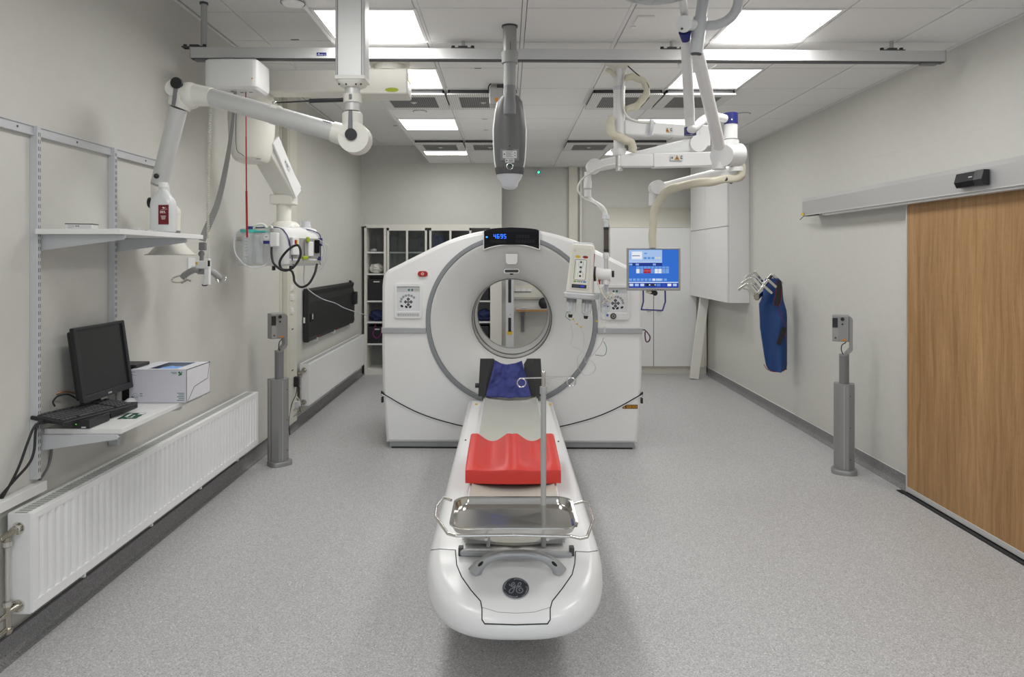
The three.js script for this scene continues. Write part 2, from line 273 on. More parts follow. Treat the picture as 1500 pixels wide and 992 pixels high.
// ---------------------------------------------------------------- scanner gantry
const gantry = thing('scanner_gantry', 'large white ring-shaped scanner gantry with a round bore and blue digits on top', 'scanner', [.045, 0, -6.1], -.018);
{
  const BY = 1.15, half = [[-1.13, .05], [-1.165, .55], [-1.17, .97], [-1.168, 1.46], [-1.155, 1.545], [-1.115, 1.60], [-1.02, 1.65], [-.897, 1.712], [-.653, 1.832], [-.5, 1.893], [-.348, 1.936], [-.17, 1.967], [0, 1.977]];
  const top = new THREE.CatmullRomCurve3(half.slice(3).map(([x, y]) => V(x, y, 0)), false, 'catmullrom', .5).getPoints(28).map(p => [p.x, p.y]);
  const left = [...half.slice(0, 3), ...top]; const outline = [...left, ...left.slice(0, -1).reverse().map(([x, y]) => [-x, y])];
  const scaled = (k, z) => outline.map(([x, y]) => V(x * (1 - k / 1.17), .98 + (y - .98) * (1 - k / .97), z));
  const R0 = .765, hole = circle2(0, BY, R0, 72);
  const shell = loft([[.034, 0], [.022, -.006], [.010, -.018], [.003, -.036], [0, -.06], [0, -1.04], [.01, -1.08], [.034, -1.1]].map(([k, z]) => scaled(k, z)), false, false, .6);
  const face = (z, flip) => { const g = new THREE.ShapeGeometry(Object.assign(new THREE.Shape(scaled(.034, 0).map(p => new THREE.Vector2(p.x, p.y))), { holes: [new THREE.Path(hole.map(p => new THREE.Vector2(...p)))] })); if (flip) g.scale(-1, 1, 1); return g.translate(0, 0, z); };
  const back = face(0, false).rotateY(Math.PI).translate(0, 0, -1.1);
  obj('housing', [shell, face(0, false), back], M.gantry, gantry);
  const turn = (pts, seg = 96) => lathe(pts, seg).rotateX(Math.PI / 2).translate(0, BY, 0); // lathe axis y -> z
  obj('ring_band', turn([[.768, .0], [.768, .010], [.764, .013], [.734, .013], [.730, .010], [.730, -.02]]), M.ringGrey, gantry, 'dark grey ring band');
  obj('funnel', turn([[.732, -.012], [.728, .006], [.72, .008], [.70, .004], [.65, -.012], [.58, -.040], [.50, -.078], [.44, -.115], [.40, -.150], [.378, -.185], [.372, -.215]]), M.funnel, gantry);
  obj('bore_lip', turn([[.373, -.21], [.369, -.214], [.369, -.232], [.366, -.236]]), M.steel, gantry);
  const bore = obj('bore', turn([[.366, -.232], [.362, -.25], [.362, -.42]]), std(C(.44, .44, .42), .16), gantry); bore.material.side = THREE.DoubleSide;
  obj('scan_window', turn([[.362, -.42], [.359, -.425], [.359, -.455], [.362, -.46]]), M.blackGloss, gantry, 'dark scan window strip');
  obj('bore_rear', turn([[.362, -.46], [.362, -.94], [.368, -.96], [.40, -.99], [.5, -1.04], [.62, -1.08], [.765, -1.1]]), M.gantry, gantry);
  obj('bore_rail', [turn([[.364, -.30], [.358, -.302], [.358, -.308], [.364, -.31]]), turn([[.364, -.86], [.356, -.862], [.356, -.876], [.364, -.878]])], M.aluPaint, gantry);
  for (const s of [-1, 1]) {
    obj('side_strip', box(s * 0, 0, 0, .40, .052, .022, .006).translate(s * .965, 1.062, .004), M.silverPaint, gantry, 'brushed silver side strip');
    // seam of the lower cover
    const c = [[1.168, .50], [1.10, .463], [1.0, .405], [.86, .335], [.70, .275], [.52, .225], [.43, .205]].map(([x, y]) => V(s * x, y, .001));
    obj('seam', tube(c, .0052, 60, 6), M.gap, gantry);
    obj('seam_lip', tube(c.map(p => p.clone().add(V(0, -.010, -.0015))), .006, 60, 6), M.gantry, gantry);
    obj('bumper', box(s * 1.172, .425, -.08, .018, .05, .05, .004), M.black, gantry);
    obj('corner_gap', loft([[V(s * 1.172, .515, -.004), V(s * 1.12, .475, .004), V(s * 1.172, .478, -.004)], [V(s * 1.172, .515, -.03), V(s * 1.12, .475, -.02), V(s * 1.172, .478, -.03)]]), M.gap, gantry);
  }
  obj('plinth', [span(-1.10, 1.10, 0, .07, -1.04, -.03, .006)], M.plinth, gantry); obj('plinth_gap', span(-1.08, 1.08, .0, .012, -.82, -.02), M.gap, gantry);
  // control panels
  const keys = (g, w, h, right) => {
    g.fillStyle = '#dcdee0'; g.fillRect(0, 0, w, h); g.fillStyle = '#c3c6c8'; g.fillRect(0, 0, w, h * .22);  // darker top band: shade at the top of the recess, painted into the print
    const cx = w * .5, cy = h * .62, dot = (x, y, r, c) => { g.fillStyle = c; g.beginPath(); g.arc(x, y, r, 0, 7); g.fill(); };
    const dark = '#23242f';
    for (let k = 0; k < 4; k++) { g.save(); g.translate(cx, cy); g.rotate(k * Math.PI / 2); g.fillStyle = dark; g.beginPath(); g.moveTo(-16, -24); g.lineTo(-18, -33); g.lineTo(0, -50); g.lineTo(18, -33); g.lineTo(16, -24); g.lineTo(0, -16); g.fill(); g.fillStyle = '#c8c9cb'; g.beginPath(); g.moveTo(-6, -30); g.lineTo(0, -37); g.lineTo(6, -30); g.fill(); g.restore(); }
    dot(cx, cy, 15, dark); dot(cx, cy, 8, '#c8c9cb'); dot(cx, cy, 4, dark);
    g.fillStyle = dark; for (const [x, y] of [[-22, 55], [22, 55], [right ? 72 : -72, 46]]) { g.beginPath(); g.ellipse(cx + x, cy + y, 17, 12, x > 0 ? -.6 : .6, 0, 7); g.fill(); }
    for (let k = 0; k < 7; k++) { const a = Math.PI * (right ? .02 + k * .125 : .98 - k * .125); const r = 80; dot(cx + Math.cos(a) * r * 1.05, cy - Math.sin(a) * r * .92, 13, '#6d7072'); dot(cx + Math.cos(a) * r * 1.05, cy - Math.sin(a) * r * .92, 8, '#a9acad'); }
    dot(right ? w * .42 : w * .53, h * .14, 12, right ? '#4c5054' : '#1f6a5a'); dot(right ? w * .56 : w * .67, h * .14, 13, right ? '#1f6a5a' : '#5a5f66'); g.fillStyle = '#a8a486'; if (!right) for (let i = 0; i < 4; i++) g.fillRect(w * .77 + i * 13, h * .12, 9, 12);
  };
  for (const s of [-1, 1]) {
    const x = s < 0 ? -.925 : .925, y = s < 0 ? 1.325 : 1.315, f = s < 0 ? 'left' : 'right';
    const p = new THREE.Group(); p.name = 'control_panel'; p.position.set(x, y, 0); gantry.add(p);
    obj('bezel', [plate(rrect(.252, .315, .03), .012, .003, [rrect(.205, .222, .006).map(([a, b]) => [a, b + .018])])], M.white, p);
    obj('key_field', new THREE.PlaneGeometry(.206, .223).translate(0, .018, .0035), print(256, 276, (g, w, h) => keys(g, w, h, s > 0), .5), p);
    if (s < 0) obj('lettering', new THREE.PlaneGeometry(.2, .03).translate(0, -.123, .0128), print(512, 76, (g, w, h) => { g.fillStyle = '#c9cacb'; g.fillRect(0, 0, w, h); g.fillStyle = '#77797d'; g.font = 'bold 46px sans-serif'; g.textAlign = 'center'; [...'Discovery'].forEach((c, i) => g.fillText(c, 40 + i * 54, 54)); }), p);
    else { obj('knob', new THREE.CylinderGeometry(.026, .028, .012, 28).rotateX(Math.PI / 2).translate(-.02, -.122, .015), M.dark, p); obj('knob_mark', ringG(V(-.02, -.122, .021), .012, .004), M.greyPlastic, p); }
  }
  obj('stop_button', [plate(rrect(.088, .05, .024), .02, .006).translate(-.795, 1.568, -.002)], std(C(.42, .012, .008), .35), gantry, 'red oval stop button'); obj('stop_mark', [ringG(V(-.795, 1.568, .018), .011, .002), box(-.795, 1.568, .018, .02, .003, .002)], M.paper, gantry);
  obj('stop_bezel', plate(rrect(.10, .062, .03), .006).translate(-.795, 1.568, -.001), M.white, gantry);
  // digital display along the crown
  const arc = []; for (let i = 0; i <= 16; i++) { const x = -.245 + .49 * i / 16; arc.push([x, BY + Math.sqrt(.684 * .684 - x * x)]); }
  const crown = top.filter(([x]) => x > -.2449).map(([x, y]) => [x, y + .006]); const tp = [[-.245, 1.955], ...crown, ...crown.slice(0, -1).reverse().map(([x, y]) => [-x, y]), [.245, 1.955]];
  const hood = [...arc, ...tp.reverse()];
  obj('display_hood', [plate(hood, .075, .008).translate(0, 0, -.05)], M.blackGloss, gantry);
  obj('display_edge', [tube(arc.map(([x, y]) => V(x, y - .004, .020)), .0055, 40, 6), rod(V(-.249, arc[0][1] - .004, .02), V(-.249, 1.945, .018), .0045), rod(V(.249, arc[0][1] - .004, .02), V(.249, 1.945, .018), .0045)], M.white, gantry);
  const seg = (g, x, y, w, h, on, col, dim) => { const d = { 0: 'abcdef', 1: 'bc', 2: 'abged', 3: 'abgcd', 4: 'fgbc', 5: 'afgcd', 6: 'afgcde', 7: 'abc', 8: 'abcdefg', 9: 'abcdfg' }[on]; const L = { a: [0, 0, 1, 0], b: [1, 0, 1, .5], c: [1, .5, 1, 1], d: [0, 1, 1, 1], e: [0, .5, 0, 1], f: [0, 0, 0, .5], g: [0, .5, 1, .5] }; g.lineWidth = w * .2; g.lineCap = 'round'; for (const k in L) { const lit = d.includes(k); if (!lit) continue; g.strokeStyle = lit ? col : dim; g.beginPath(); g.moveTo(x + L[k][0] * w, y + L[k][1] * h); g.lineTo(x + L[k][2] * w, y + L[k][3] * h); g.stroke(); } };
  const led = (glow) => canvasTex(1024, 256, (g, w, h) => { g.fillStyle = glow ? '#000' : '#0b0b12'; g.fillRect(0, 0, w, h);
    [4, 6, 9, 5].forEach((d, i) => { seg(g, 168 + i * 66, 50, 36, 76, d, '#2f6bff'); });
    if (!glow) { for (let i = 0; i < 5; i++) seg(g, 610 + i * 54, 64, 28, 54, 8, '#33332f'); for (let i = 0; i < 6; i++) seg(g, 100 + i * 54, 160, 28, 54, 8, '#33332f'); for (let i = 0; i < 7; i++) seg(g, 600 + i * 54, 160, 28, 54, 8, '#33332f'); }
    g.fillStyle = '#2f8bff'; g.fillRect(14, 92, 34, 22); });
  obj('display_screen', new THREE.PlaneGeometry(.47, .115).translate(0, 1.885, .0262), phys(0xffffff, .35, { specularIntensity: .3, map: led(false), emissive: 0xffffff, emissiveMap: led(true), emissiveIntensity: 3.2 }), gantry, 'dark display with blue digits');
  // sensor window and camera slot above the bore
  obj('sensor_window', plate([[-.054, .045], [.054, .045], [.050, -.03], [.036, -.048], [-.036, -.048], [-.050, -.03]], .01, .003).rotateX(-.12).translate(0, 1.70, -.001), M.funnel, gantry);
  obj('camera_slot', [plate(rrect(.125, .026, .0125), .006, .002).rotateX(-.2).translate(0, 1.592, -.018), box(0, 1.566, -.027, .03, .014, .008)], M.black, gantry); obj('slot_rim', [plate(rrect(.137, .038, .018), .004).rotateX(-.2).translate(0, 1.592, -.019)], M.white, gantry);
  obj('warning_label', new THREE.PlaneGeometry(.135, .036).translate(1.055, .385, .002), print(256, 64, (g, w, h) => { g.fillStyle = '#1a1710'; g.fillRect(0, 0, w, h); g.fillStyle = '#c98a12'; g.beginPath(); g.moveTo(8, 56); g.lineTo(32, 8); g.lineTo(56, 56); g.fill(); g.fillRect(68, 8, 84, 48); g.fillRect(162, 8, 84, 48); g.fillStyle = '#1a1710'; for (let i = 0; i < 3; i++) { g.fillRect(74, 16 + i * 13, 70, 5); g.fillRect(168, 16 + i * 13, 70, 5); } g.fillRect(29, 26, 6, 18); }), gantry, 'orange and black warning label');
}

// ---------------------------------------------------------------- patient table (lowered, docked in front of the bore)
const TX = .034;
const table = thing('patient_table', 'long white motorised patient table with a rounded nose and grey cradle', 'scanner table', [TX, 0, -3.0]);
const tw = V(TX, 0, -3.0); const TL = (p) => p.clone().sub(tw); // world -> table
{
  // plan: straight flanks from the gantry, round nose towards the room; y follows the falling nose
  const HW = .368, zBack = -2.85, zNose = .522; const N = 44, topH = (z) => z < .12 ? .495 : .495 - .105 * Math.pow((z - .12) / (zNose - .12), 1.55);
  const plan = (inset) => { const o = []; const w = HW - inset; o.push([w, zBack + inset]); o.push([w, -1.6]); o.push([w, -.6]); o.push([w, 0]); for (let i = 0; i <= N; i++) { const t = i / N * Math.PI, c = Math.cos(t), s = Math.sin(t); o.push([w * Math.sign(c) * Math.abs(c) ** (2 / 2.9), .06 + (zNose - .06 - inset) * Math.abs(s) ** (2 / 2.35)]); } o.push([-w, 0]); o.push([-w, -.6]); o.push([-w, -1.6]); o.push([-w, zBack + inset]); return o; };
  const lev = [[.10, .30, 0], [.05, .305, 0], [.02, .322, 0], [.004, .35, 0], [0, .385, .25], [.003, .43, .55], [.008, .458, .8], [.017, .479, .93], [.03, .491, .985], [.055, .4955, 1], [.14, .497, 1], [.24, .497, 1], [.33, .497, 1]];
  const rings = lev.map(([ins, y, f]) => plan(ins).map(([x, z]) => V(x, .30 + (y - .30) * (topH(z) - .30) / .195, z)));
  const body = obj('cover', loft(rings, true, true, .9), M.tableWhite, table);
  scene.updateMatrixWorld(true);
  const ray = new THREE.Raycaster(); const hit = (px, py) => { ray.set(V(0, EYE, 0), at(px, py, 1).sub(V(0, EYE, 0)).normalize()); const h = ray.intersectObject(body, false)[0]; return h ? { p: TL(h.point), n: h.face.normal.clone() } : null; };
  const trace = (pts, r, lift = 0) => { const q = []; for (let i = 0; i + 1 < pts.length; i++) for (let k = 0; k < 8; k++) { const a = pts[i], b = pts[i + 1], t = k / 8; const h = hit(a[0] + (b[0] - a[0]) * t, a[1] + (b[1] - a[1]) * t); if (h) q.push(h.p.add(h.n.multiplyScalar(lift))); } const e = pts[pts.length - 1], h = hit(...e); if (h) q.push(h.p); return tube(q, r, q.length * 3, 6, false, .3); };
  obj('cover_seam', [trace([[631, 806], [645, 804.5], [667, 806]], .0016), trace([[843, 808], [862, 809], [880, 806]], .0016)], M.gap, table);
  obj('panel_seam', trace([[667, 806], [669, 828], [676, 845], [690, 865], [704, 881], [706, 892], [706, 908], [710, 914], [755, 915.5], [802, 914], [806, 908], [806, 892], [809, 881], [824, 862], [838, 842], [842, 826], [843, 808]], .0022), M.gap, table);
  obj('panel_crease', trace([[706, 890], [730, 897], [756, 898.5], [782, 897], [806, 890]], .0011, -.0004), M.midGrey, table);
  // emblem
  { const h = hit(755.5, 863); const g = new THREE.Group(); g.name = 'emblem'; g.position.copy(h.p); g.quaternion.setFromUnitVectors(V(0, 0, 1), h.n); table.add(g); g.userData.label = 'round dark grey script emblem';
    obj('disc', new THREE.CylinderGeometry(.0515, .053, .010, 48).rotateX(Math.PI / 2).translate(0, 0, .000), M.lightGrey, g);
    obj('emblem_face', new THREE.CircleGeometry(.0505, 48).translate(0, 0, .0056), print(512, 512, (c, w) => {
      c.fillStyle = '#31343c'; c.fillRect(0, 0, w, w); c.strokeStyle = '#8b8e96'; c.lineCap = 'round'; c.lineJoin = 'round';
      const S = w / 800, X = x => (x - 100) * S, Y = y => (y - 100) * S * 1.1; c.lineWidth = 15; // after the script letters on the badge
      c.lineWidth = 6; c.beginPath(); c.arc(w / 2, w / 2, w * .475, 0, 7); c.stroke();
      for (let k = 0; k < 4; k++) { c.save(); c.translate(w / 2, w / 2); c.rotate(k * Math.PI / 2); c.lineWidth = 17; c.beginPath(); c.arc(0, 0, w * .435, -1.62, -1.0); c.stroke(); c.lineWidth = 10; c.beginPath(); c.arc(0, 0, w * .45, -1.2, -.5); c.stroke(); c.lineWidth = 20; c.beginPath(); c.moveTo(-w * .02, -w * .43); c.lineTo(-w * .055, -w * .395); c.stroke(); c.restore(); }
      c.lineWidth = 19; const path = (p) => { c.beginPath(); c.moveTo(X(p[0][0]), Y(p[0][1])); for (let i = 1; i + 2 < p.length + 1; i += 3) c.bezierCurveTo(X(p[i][0]), Y(p[i][1]), X(p[i + 1][0]), Y(p[i + 1][1]), X(p[i + 2][0]), Y(p[i + 2][1])); c.stroke(); };
      path([[315, 330], [290, 400], [370, 400], [410, 370], [470, 330], [480, 270], [430, 275], [370, 290], [340, 410], [400, 430], [450, 435], [480, 390], [490, 360]]);
      path([[470, 400], [455, 480], [440, 640], [345, 640], [270, 630], [290, 540], [370, 495], [430, 460], [500, 440], [555, 400]]);
      path([[665, 430], [600, 440], [560, 420], [570, 350], [580, 280], [660, 250], [660, 310], [650, 380], [600, 420], [560, 450], [490, 500], [500, 640], [620, 640], [740, 630], [740, 470], [640, 480], [580, 490], [590, 570], [630, 565]]);
    }), g); }
  // grip
  const L = hit(695, 838).p, Rr = hit(821, 840).p, ap = TL(at(757, 812, 2.70)); const mid = L.clone().add(Rr).multiplyScalar(.5);
  const gp = []; for (let i = 0; i <= 24; i++) { const t = i / 24, u = 2 * t - 1, k = Math.pow(1 - Math.abs(u) ** 3, .8); gp.push(V(L.x + (Rr.x - L.x) * t, mid.y + (ap.y - mid.y) * k, mid.z + (ap.z - mid.z) * k)); }
  const gc = new THREE.CatmullRomCurve3(gp); const gr = []; for (let i = 0; i <= 48; i++) { const t = i / 48, c = gc.getPoint(t), tg = gc.getTangent(t), u = Math.abs(2 * t - 1), a = .021, b = .016 + .002 * (1 - u) + .013 * u ** 5; const side = V(0, .35, 1).normalize(); const nn = tg.clone().cross(side).normalize(), ss = nn.clone().cross(tg).normalize(); const ring = []; for (let k = 0; k < 14; k++) { const q = k / 14 * Math.PI * 2; ring.push(c.clone().addScaledVector(ss, Math.cos(q) * a).addScaledVector(nn, Math.sin(q) * b)); } gr.push(ring); }
  obj('grip', loft(gr, true, true, 1.2), M.silverPaint, table, 'silver arched grip');
  [[.075, 1], [.925, -1]].forEach(([t, s]) => { const c = gc.getPoint(t), q = gc.getTangent(t); obj('grip_slot', new THREE.SphereGeometry(.0055, 12, 8).scale(1.1, 2.6, 1).applyQuaternion(new THREE.Quaternion().setFromUnitVectors(V(0, 1, 0), q)).translate(c.x, c.y + .0085, c.z + .0178), M.gap, table); });
  // cradle: shallow trough carried by the cover
  const half = .212, prof = []; for (let i = 0; i <= 20; i++) { const x = -half + 2 * half * i / 20; prof.push([x, .036 * Math.pow(Math.abs(x) / half, 2.2)]); } const under = prof.slice().reverse().map(([x, y]) => [x, Math.min(y - .012, .0)]);
  obj('cradle', plate([...prof, ...under], 2.99).translate(0, .512, -2.86), M.cradle, table, 'beige curved cradle');
  obj('cradle_edge', [span(-.2265, -.214, .498, .535, -2.80, .06, .003), span(.214, .2265, .498, .535, -2.80, .06, .003)], M.tableWhite, table);
  obj('end_bar', [bar(TL(at(674, 809, 2.80)), TL(at(838, 813, 2.80)), .03, .026, .01)], M.silverPaint, table); for (const x of [-.222, .234]) obj('bar_mount', box(x, .505, .19, .02, .035, .03, .003), M.dark, table);
  for (const s of [-1, 1]) obj('wedge_pad', loft([[V(s * .20, .513, .07), V(s * .08, .513, .14), V(s * .20, .513, .14)], [V(s * .20, .548, .07), V(s * .08, .518, .14), V(s * .20, .535, .14)]]), M.greyPlastic, table);
  obj('pedestal', [span(-.15, .15, .02, .31, -2.75, -.12, .02), span(-.17, .17, 0, .03, -2.8, -.12, .01)], M.dark, table);
  for (const [px, py] of [[682, 645], [818, 647]]) obj('screw', ball(TL(at(px, py, (EYE - .497) * 1000 / (py - 378))), .006), M.dark, table);
  for (const [px, s] of [[698, 1], [806, -1]]) obj('pinch_label', box(0, 0, 0, .022, .002, .05).translate(...TL(onLevel(px, 592, .4975)).toArray()), M.yellow, table, 'small yellow pinch label');
}

// head holder with its dark blue cloth, at the far end of the cradle
{
  const o = at(746, 578, 5.74), hh = thing('head_holder', 'black padded head holder on the far end of the table', 'head rest', [TX, .548, -5.74]);
  const wing = (s) => { const r = []; for (let k = 0; k <= 6; k++) { const t = k / 6; const y = .0 + .285 * t, z = -.16 * t; const xo = .270 - .01 * t, xi = (.165 - .07 * t) + (t > .8 ? (t - .8) * .25 : 0); const d = .055; r.push([V(s * xi, y, z + .01), V(s * (xi + xo) / 2, y + .006, z + .035), V(s * xo, y, z + .012), V(s * (xo + .004), y, z - d), V(s * xi, y, z - d)]); } return loft(r, true, true, .5); };
  obj('side_pad', wing(-1), M.blackSoft, hh); obj('side_pad', wing(1), M.blackSoft, hh);
  obj('back_shell', loft([[0, .012], [.12, -.03], [.235, -.10]].map(([y, z]) => Array.from({ length: 17 }, (_, i) => { const x = -.11 + .22 * i / 16; return V(x, y + .01 * (x / .11) ** 2, z - .07 + .01 * (x / .11) ** 2); }).concat(Array.from({ length: 17 }, (_, i) => { const x = .11 - .22 * i / 16; return V(x, y + .01 * (x / .11) ** 2, z - .10 + .01 * (x / .11) ** 2); })))), M.cradle, hh);
  obj('clamp_knob', rod(V(-.27, .08, -.05), V(-.30, .08, -.05), .02), M.black, hh); obj('clamp_knob', rod(V(.26, .09, -.05), V(.285, .09, -.05), .012), M.black, hh); for (const x of [-.23, .23]) obj('foot', box(x, -.010, 0, .02, .03, .03), M.dark, hh);
  // cloth
  const nx = 30, ny = 26, pos = [], idx = [], topz = []; const P = (u, v, off) => { const w = .115 + (1 - v) * .075, x = (u * 2 - 1) * w + (1 - v) * (u * 2 - 1) * .0 - .006; const sag = .035 * (1 - (2 * u - 1) ** 2); const y = .005 + v * .275 - sag * v * 1.1 - .02 * (1 - v) * (1 - (2 * u - 1) ** 2) ; const fold = .014 * Math.sin(u * 9 + v * 5 + Math.sin(v * 6)) * (.4 + .6 * v) + .034 * noise.noise(u * 5, v * 3 + 1, 2) + .014 * noise.noise(u * 11, v * 9, 5) + .022 * Math.exp(-((u - .52) ** 2) / .004) * -v; return V(x, y, -.155 * v + .045 - .03 * (1 - (2 * u - 1) ** 2) + fold + off); };
  for (const off of [0, -.012]) for (let j = 0; j <= ny; j++) for (let i = 0; i <= nx; i++) { const p = P(i / nx, j / ny, off); pos.push(p.x, p.y, p.z); }
  const id = (s, i, j) => s * (nx + 1) * (ny + 1) + j * (nx + 1) + i;
  for (let j = 0; j < ny; j++) for (let i = 0; i < nx; i++) { idx.push(id(0, i, j), id(0, i + 1, j), id(0, i + 1, j + 1), id(0, i, j), id(0, i + 1, j + 1), id(0, i, j + 1)); idx.push(id(1, i, j), id(1, i + 1, j + 1), id(1, i + 1, j), id(1, i, j), id(1, i, j + 1), id(1, i + 1, j + 1)); }
  const edge = []; for (let i = 0; i < nx; i++) edge.push([i, 0, i + 1, 0]); for (let j = 0; j < ny; j++) edge.push([nx, j, nx, j + 1]); for (let i = nx; i > 0; i--) edge.push([i, ny, i - 1, ny]); for (let j = ny; j > 0; j--) edge.push([0, j, 0, j - 1]);
  for (const [a, b, c, d] of edge) idx.push(id(0, a, b), id(1, a, b), id(1, c, d), id(0, a, b), id(1, c, d), id(0, c, d));
  const g = new THREE.BufferGeometry(); g.setAttribute('position', new THREE.Float32BufferAttribute(pos, 3)); g.setIndex(idx); g.computeVertexNormals();
  const cl = tag(obj('cloth_pad', g, M.blueCloth), 'wrinkled dark blue cloth pad between the black head holder wings', 'pad'); cl.position.set(TX - .012, .552, -5.735);
}
// red leg cushion: two troughs with a ridge between
{
  const t = thing('leg_cushion', 'bright red moulded leg cushion with two troughs on the table', 'cushion', [TX, .542, -3.87]);
  const W = .247, nx = 48, prof = (k) => { const o = []; for (let i = 0; i <= nx; i++) { const x = -W + 2 * W * i / nx, u = x / W; const a = Math.abs(u); let y = .122; if (a > .13 && a < .83) { const q = (a - .13) / .70; y -= .046 * k * Math.sin(q * Math.PI) ** 1.1; } if (a > .96) y -= .3 * (a - .96) ** 1.2; if (k > .2 && a < .012) y -= .0035; o.push([x, y]); } return o; };
  const rings = [[.350, .50, .1, 0], [.346, .60, .15, 0], [.33, .67, .3, 0], [.285, .75, .65, 0], [.20, .83, .95, 0], [.06, .90, 1, 0], [-.08, .96, 1, 0], [-.19, 1.0, 1, 0], [-.205, .985, 1, 0]];
  const R = rings.map(([z, sy, k]) => { const up = prof(k).map(([x, y]) => V(x, y * sy, z)); const lo = []; for (let i = nx; i >= 0; i--) { const x = (-W + 2 * W * i / nx); lo.push(V(x, .001 + .006 * Math.abs(x / W) ** 2, z)); } return [...up, ...lo]; });
  const flatEnd = (r) => r.map((p, i) => i <= nx ? V(p.x, .008, p.z) : p); obj('foam', loft([flatEnd(R[0]), ...R, flatEnd(R[R.length - 1])], true, true, .75), M.red, t);
}
// instrument tray on its two posts, with carrying frame
const TH = .70;
{
  const t = thing('instrument_tray', 'rectangular stainless steel tray with tube handles over the table nose', 'tray'); const y = TH;
  const c4 = [[672, 728], [834, 731], [846, 775], [658, 772]].map(([a, b]) => onLevel(a, b, y)); const cx = (c4[0].x + c4[1].x + c4[2].x + c4[3].x) / 4, zc = (c4[0].z + c4[2].z) / 2, w = .485, d = .335;
  const rr = (w, d, r, yy) => rrect(w, d, r, 8).map(([a, b]) => V(cx + a, yy, zc + b));
  obj('pan', loft([rr(w - .06, d - .06, .03, y - .025), rr(w - .034, d - .034, .045, y - .024), rr(w - .026, d - .026, .05, y - .018), rr(w - .012, d - .012, .06, y), rr(w + .006, d + .006, .065, y + .003), rr(w + .008, d + .008, .066, y - .002), rr(w - .006, d - .006, .062, y - .006), rr(w - .02, d - .02, .052, y - .018), rr(w - .03, d - .03, .046, y - .027), rr(w - .06, d - .06, .03, y - .029)], true, true, .5), M.steelTray, t);
  const f = [[650, 729], [640, 742], [638, 757], [656, 782], [668, 785], [752, 784], [836, 786], [850, 789], [860, 787], [869.5, 762], [863, 737], [853, 735], [838, 739]].map(([a, b]) => onLevel(a, b, y - .006));
  const back = [onLevel(661, 733, y - .006)]; obj('frame', [pipe([back[0], ...f], .006, 10)], M.chrome, t, 'bent chrome tube frame');
  obj('post', [rod(V(-.077, .50, -2.865), V(-.077, y - .03, -2.865), .0095)], M.steel, t);
  obj('cross_support', [rod(V(-.085, y - .045, -2.865), V(.165, y - .045, -2.865), .007), rod(V(-.077, y - .045, -2.865), V(-.077, y - .046, -2.56), .006), rod(V(.155, y - .045, -2.865), V(.155, y - .046, -2.56), .006)], M.steel, t);
  obj('blue_clip', [box(...onLevel(841, 766, y - .02).toArray(), .02, .012, .06, .003)], M.blueTrim, t);
  const p = thing('infusion_pole', 'slim metal infusion pole with two ring hooks, standing on the table', 'infusion pole', [.155, .50, -2.865]);
  obj('pole', [new THREE.CylinderGeometry(.0115, .0115, .66, 20).translate(0, .33, 0)], M.aluPaint, p); obj('collar', [new THREE.CylinderGeometry(.0155, .0155, .03, 20).translate(0, .655, 0)], M.silverPaint, p);
  obj('inner_pole', [new THREE.CylinderGeometry(.008, .008, .07, 16).translate(0, .69, 0), ball(V(0, .728, 0), .0095)], M.steel, p);
  for (const s of [-1, 1]) { const e = s < 0 ? V(-.10, .706, .005) : V(.118, .709, .005); obj('hook', [rod(V(0, .707, 0), e, .0032, .0032, 10), ringG(V(e.x + (s < 0 ? .008 : -.002), e.y - .019, e.z), .018, .0028)], M.steel, p); }
}

// ---------------------------------------------------------------- wall with radiators and shelves
{ // slotted hanging system fixed to the wall
  const t = thing('wall_shelf_rack', 'pale grey slotted wall rails with brackets that carry the two shelves', 'shelf rails', [XL, .7, -3.35]); const L = (g) => g.translate(-XL, -.7, 3.35);
  for (const z of [-3.06, -3.66]) {
    const r = obj('upright', L(span(XL, XL + .036, .72, 2.30, z - .0125, z + .0125, .002)), M.lightGrey, t);
    const s = []; for (let y = .75; y < 2.28; y += .032) for (const d of [-.0055, .0055]) s.push(span(XL + .0355, XL + .0366, y, y + .018, z + d - .0016, z + d + .0016)); const q = obj('slots', L(join(s)), M.dark, r); q.userData.kind = 'stuff';
  }
  obj('top_rail', [L(span(XL, XL + .016, 2.262, 2.302, -4.22, -2.5, .002)), L(span(XL, XL + .022, 2.298, 2.304, -4.22, -2.5)), L(span(XL, XL + .022, 2.258, 2.263, -4.22, -2.5))], M.lightGrey, t);
  for (const z of [-2.95, -3.36, -4.0]) obj('screw', L(rod(V(XL + .015, 2.28, z), V(XL + .018, 2.28, z), .005)), M.dark, t);
  const br = (y, z, w) => plate([[.03, 0], [w, 0], [w + .01, -.012], [w, -.022], [.03, -.072]], .012, .002).translate(XL, y, z - .006);
  obj('bracket', L(br(1.815, -3.085, .40)), M.lightGrey, t); obj('bracket', L(br(1.815, -3.685, .40)), M.lightGrey, t); obj('bracket', L(br(.912, -3.085, .37)), M.lightGrey, t); obj('bracket', L(br(.912, -3.685, .37)), M.lightGrey, t);
}
tag(obj('shelf_board', span(XL + .037, -1.715, 1.816, 1.840, -3.86, -3.03, .002), M.white), 'upper white wall shelf holding a large bottle', 'shelf');
tag(obj('shelf_board', span(XL + .037, -1.743, .913, .937, -3.95, -3.09, .002), M.white), 'lower white wall shelf holding a monitor and keyboard', 'shelf');
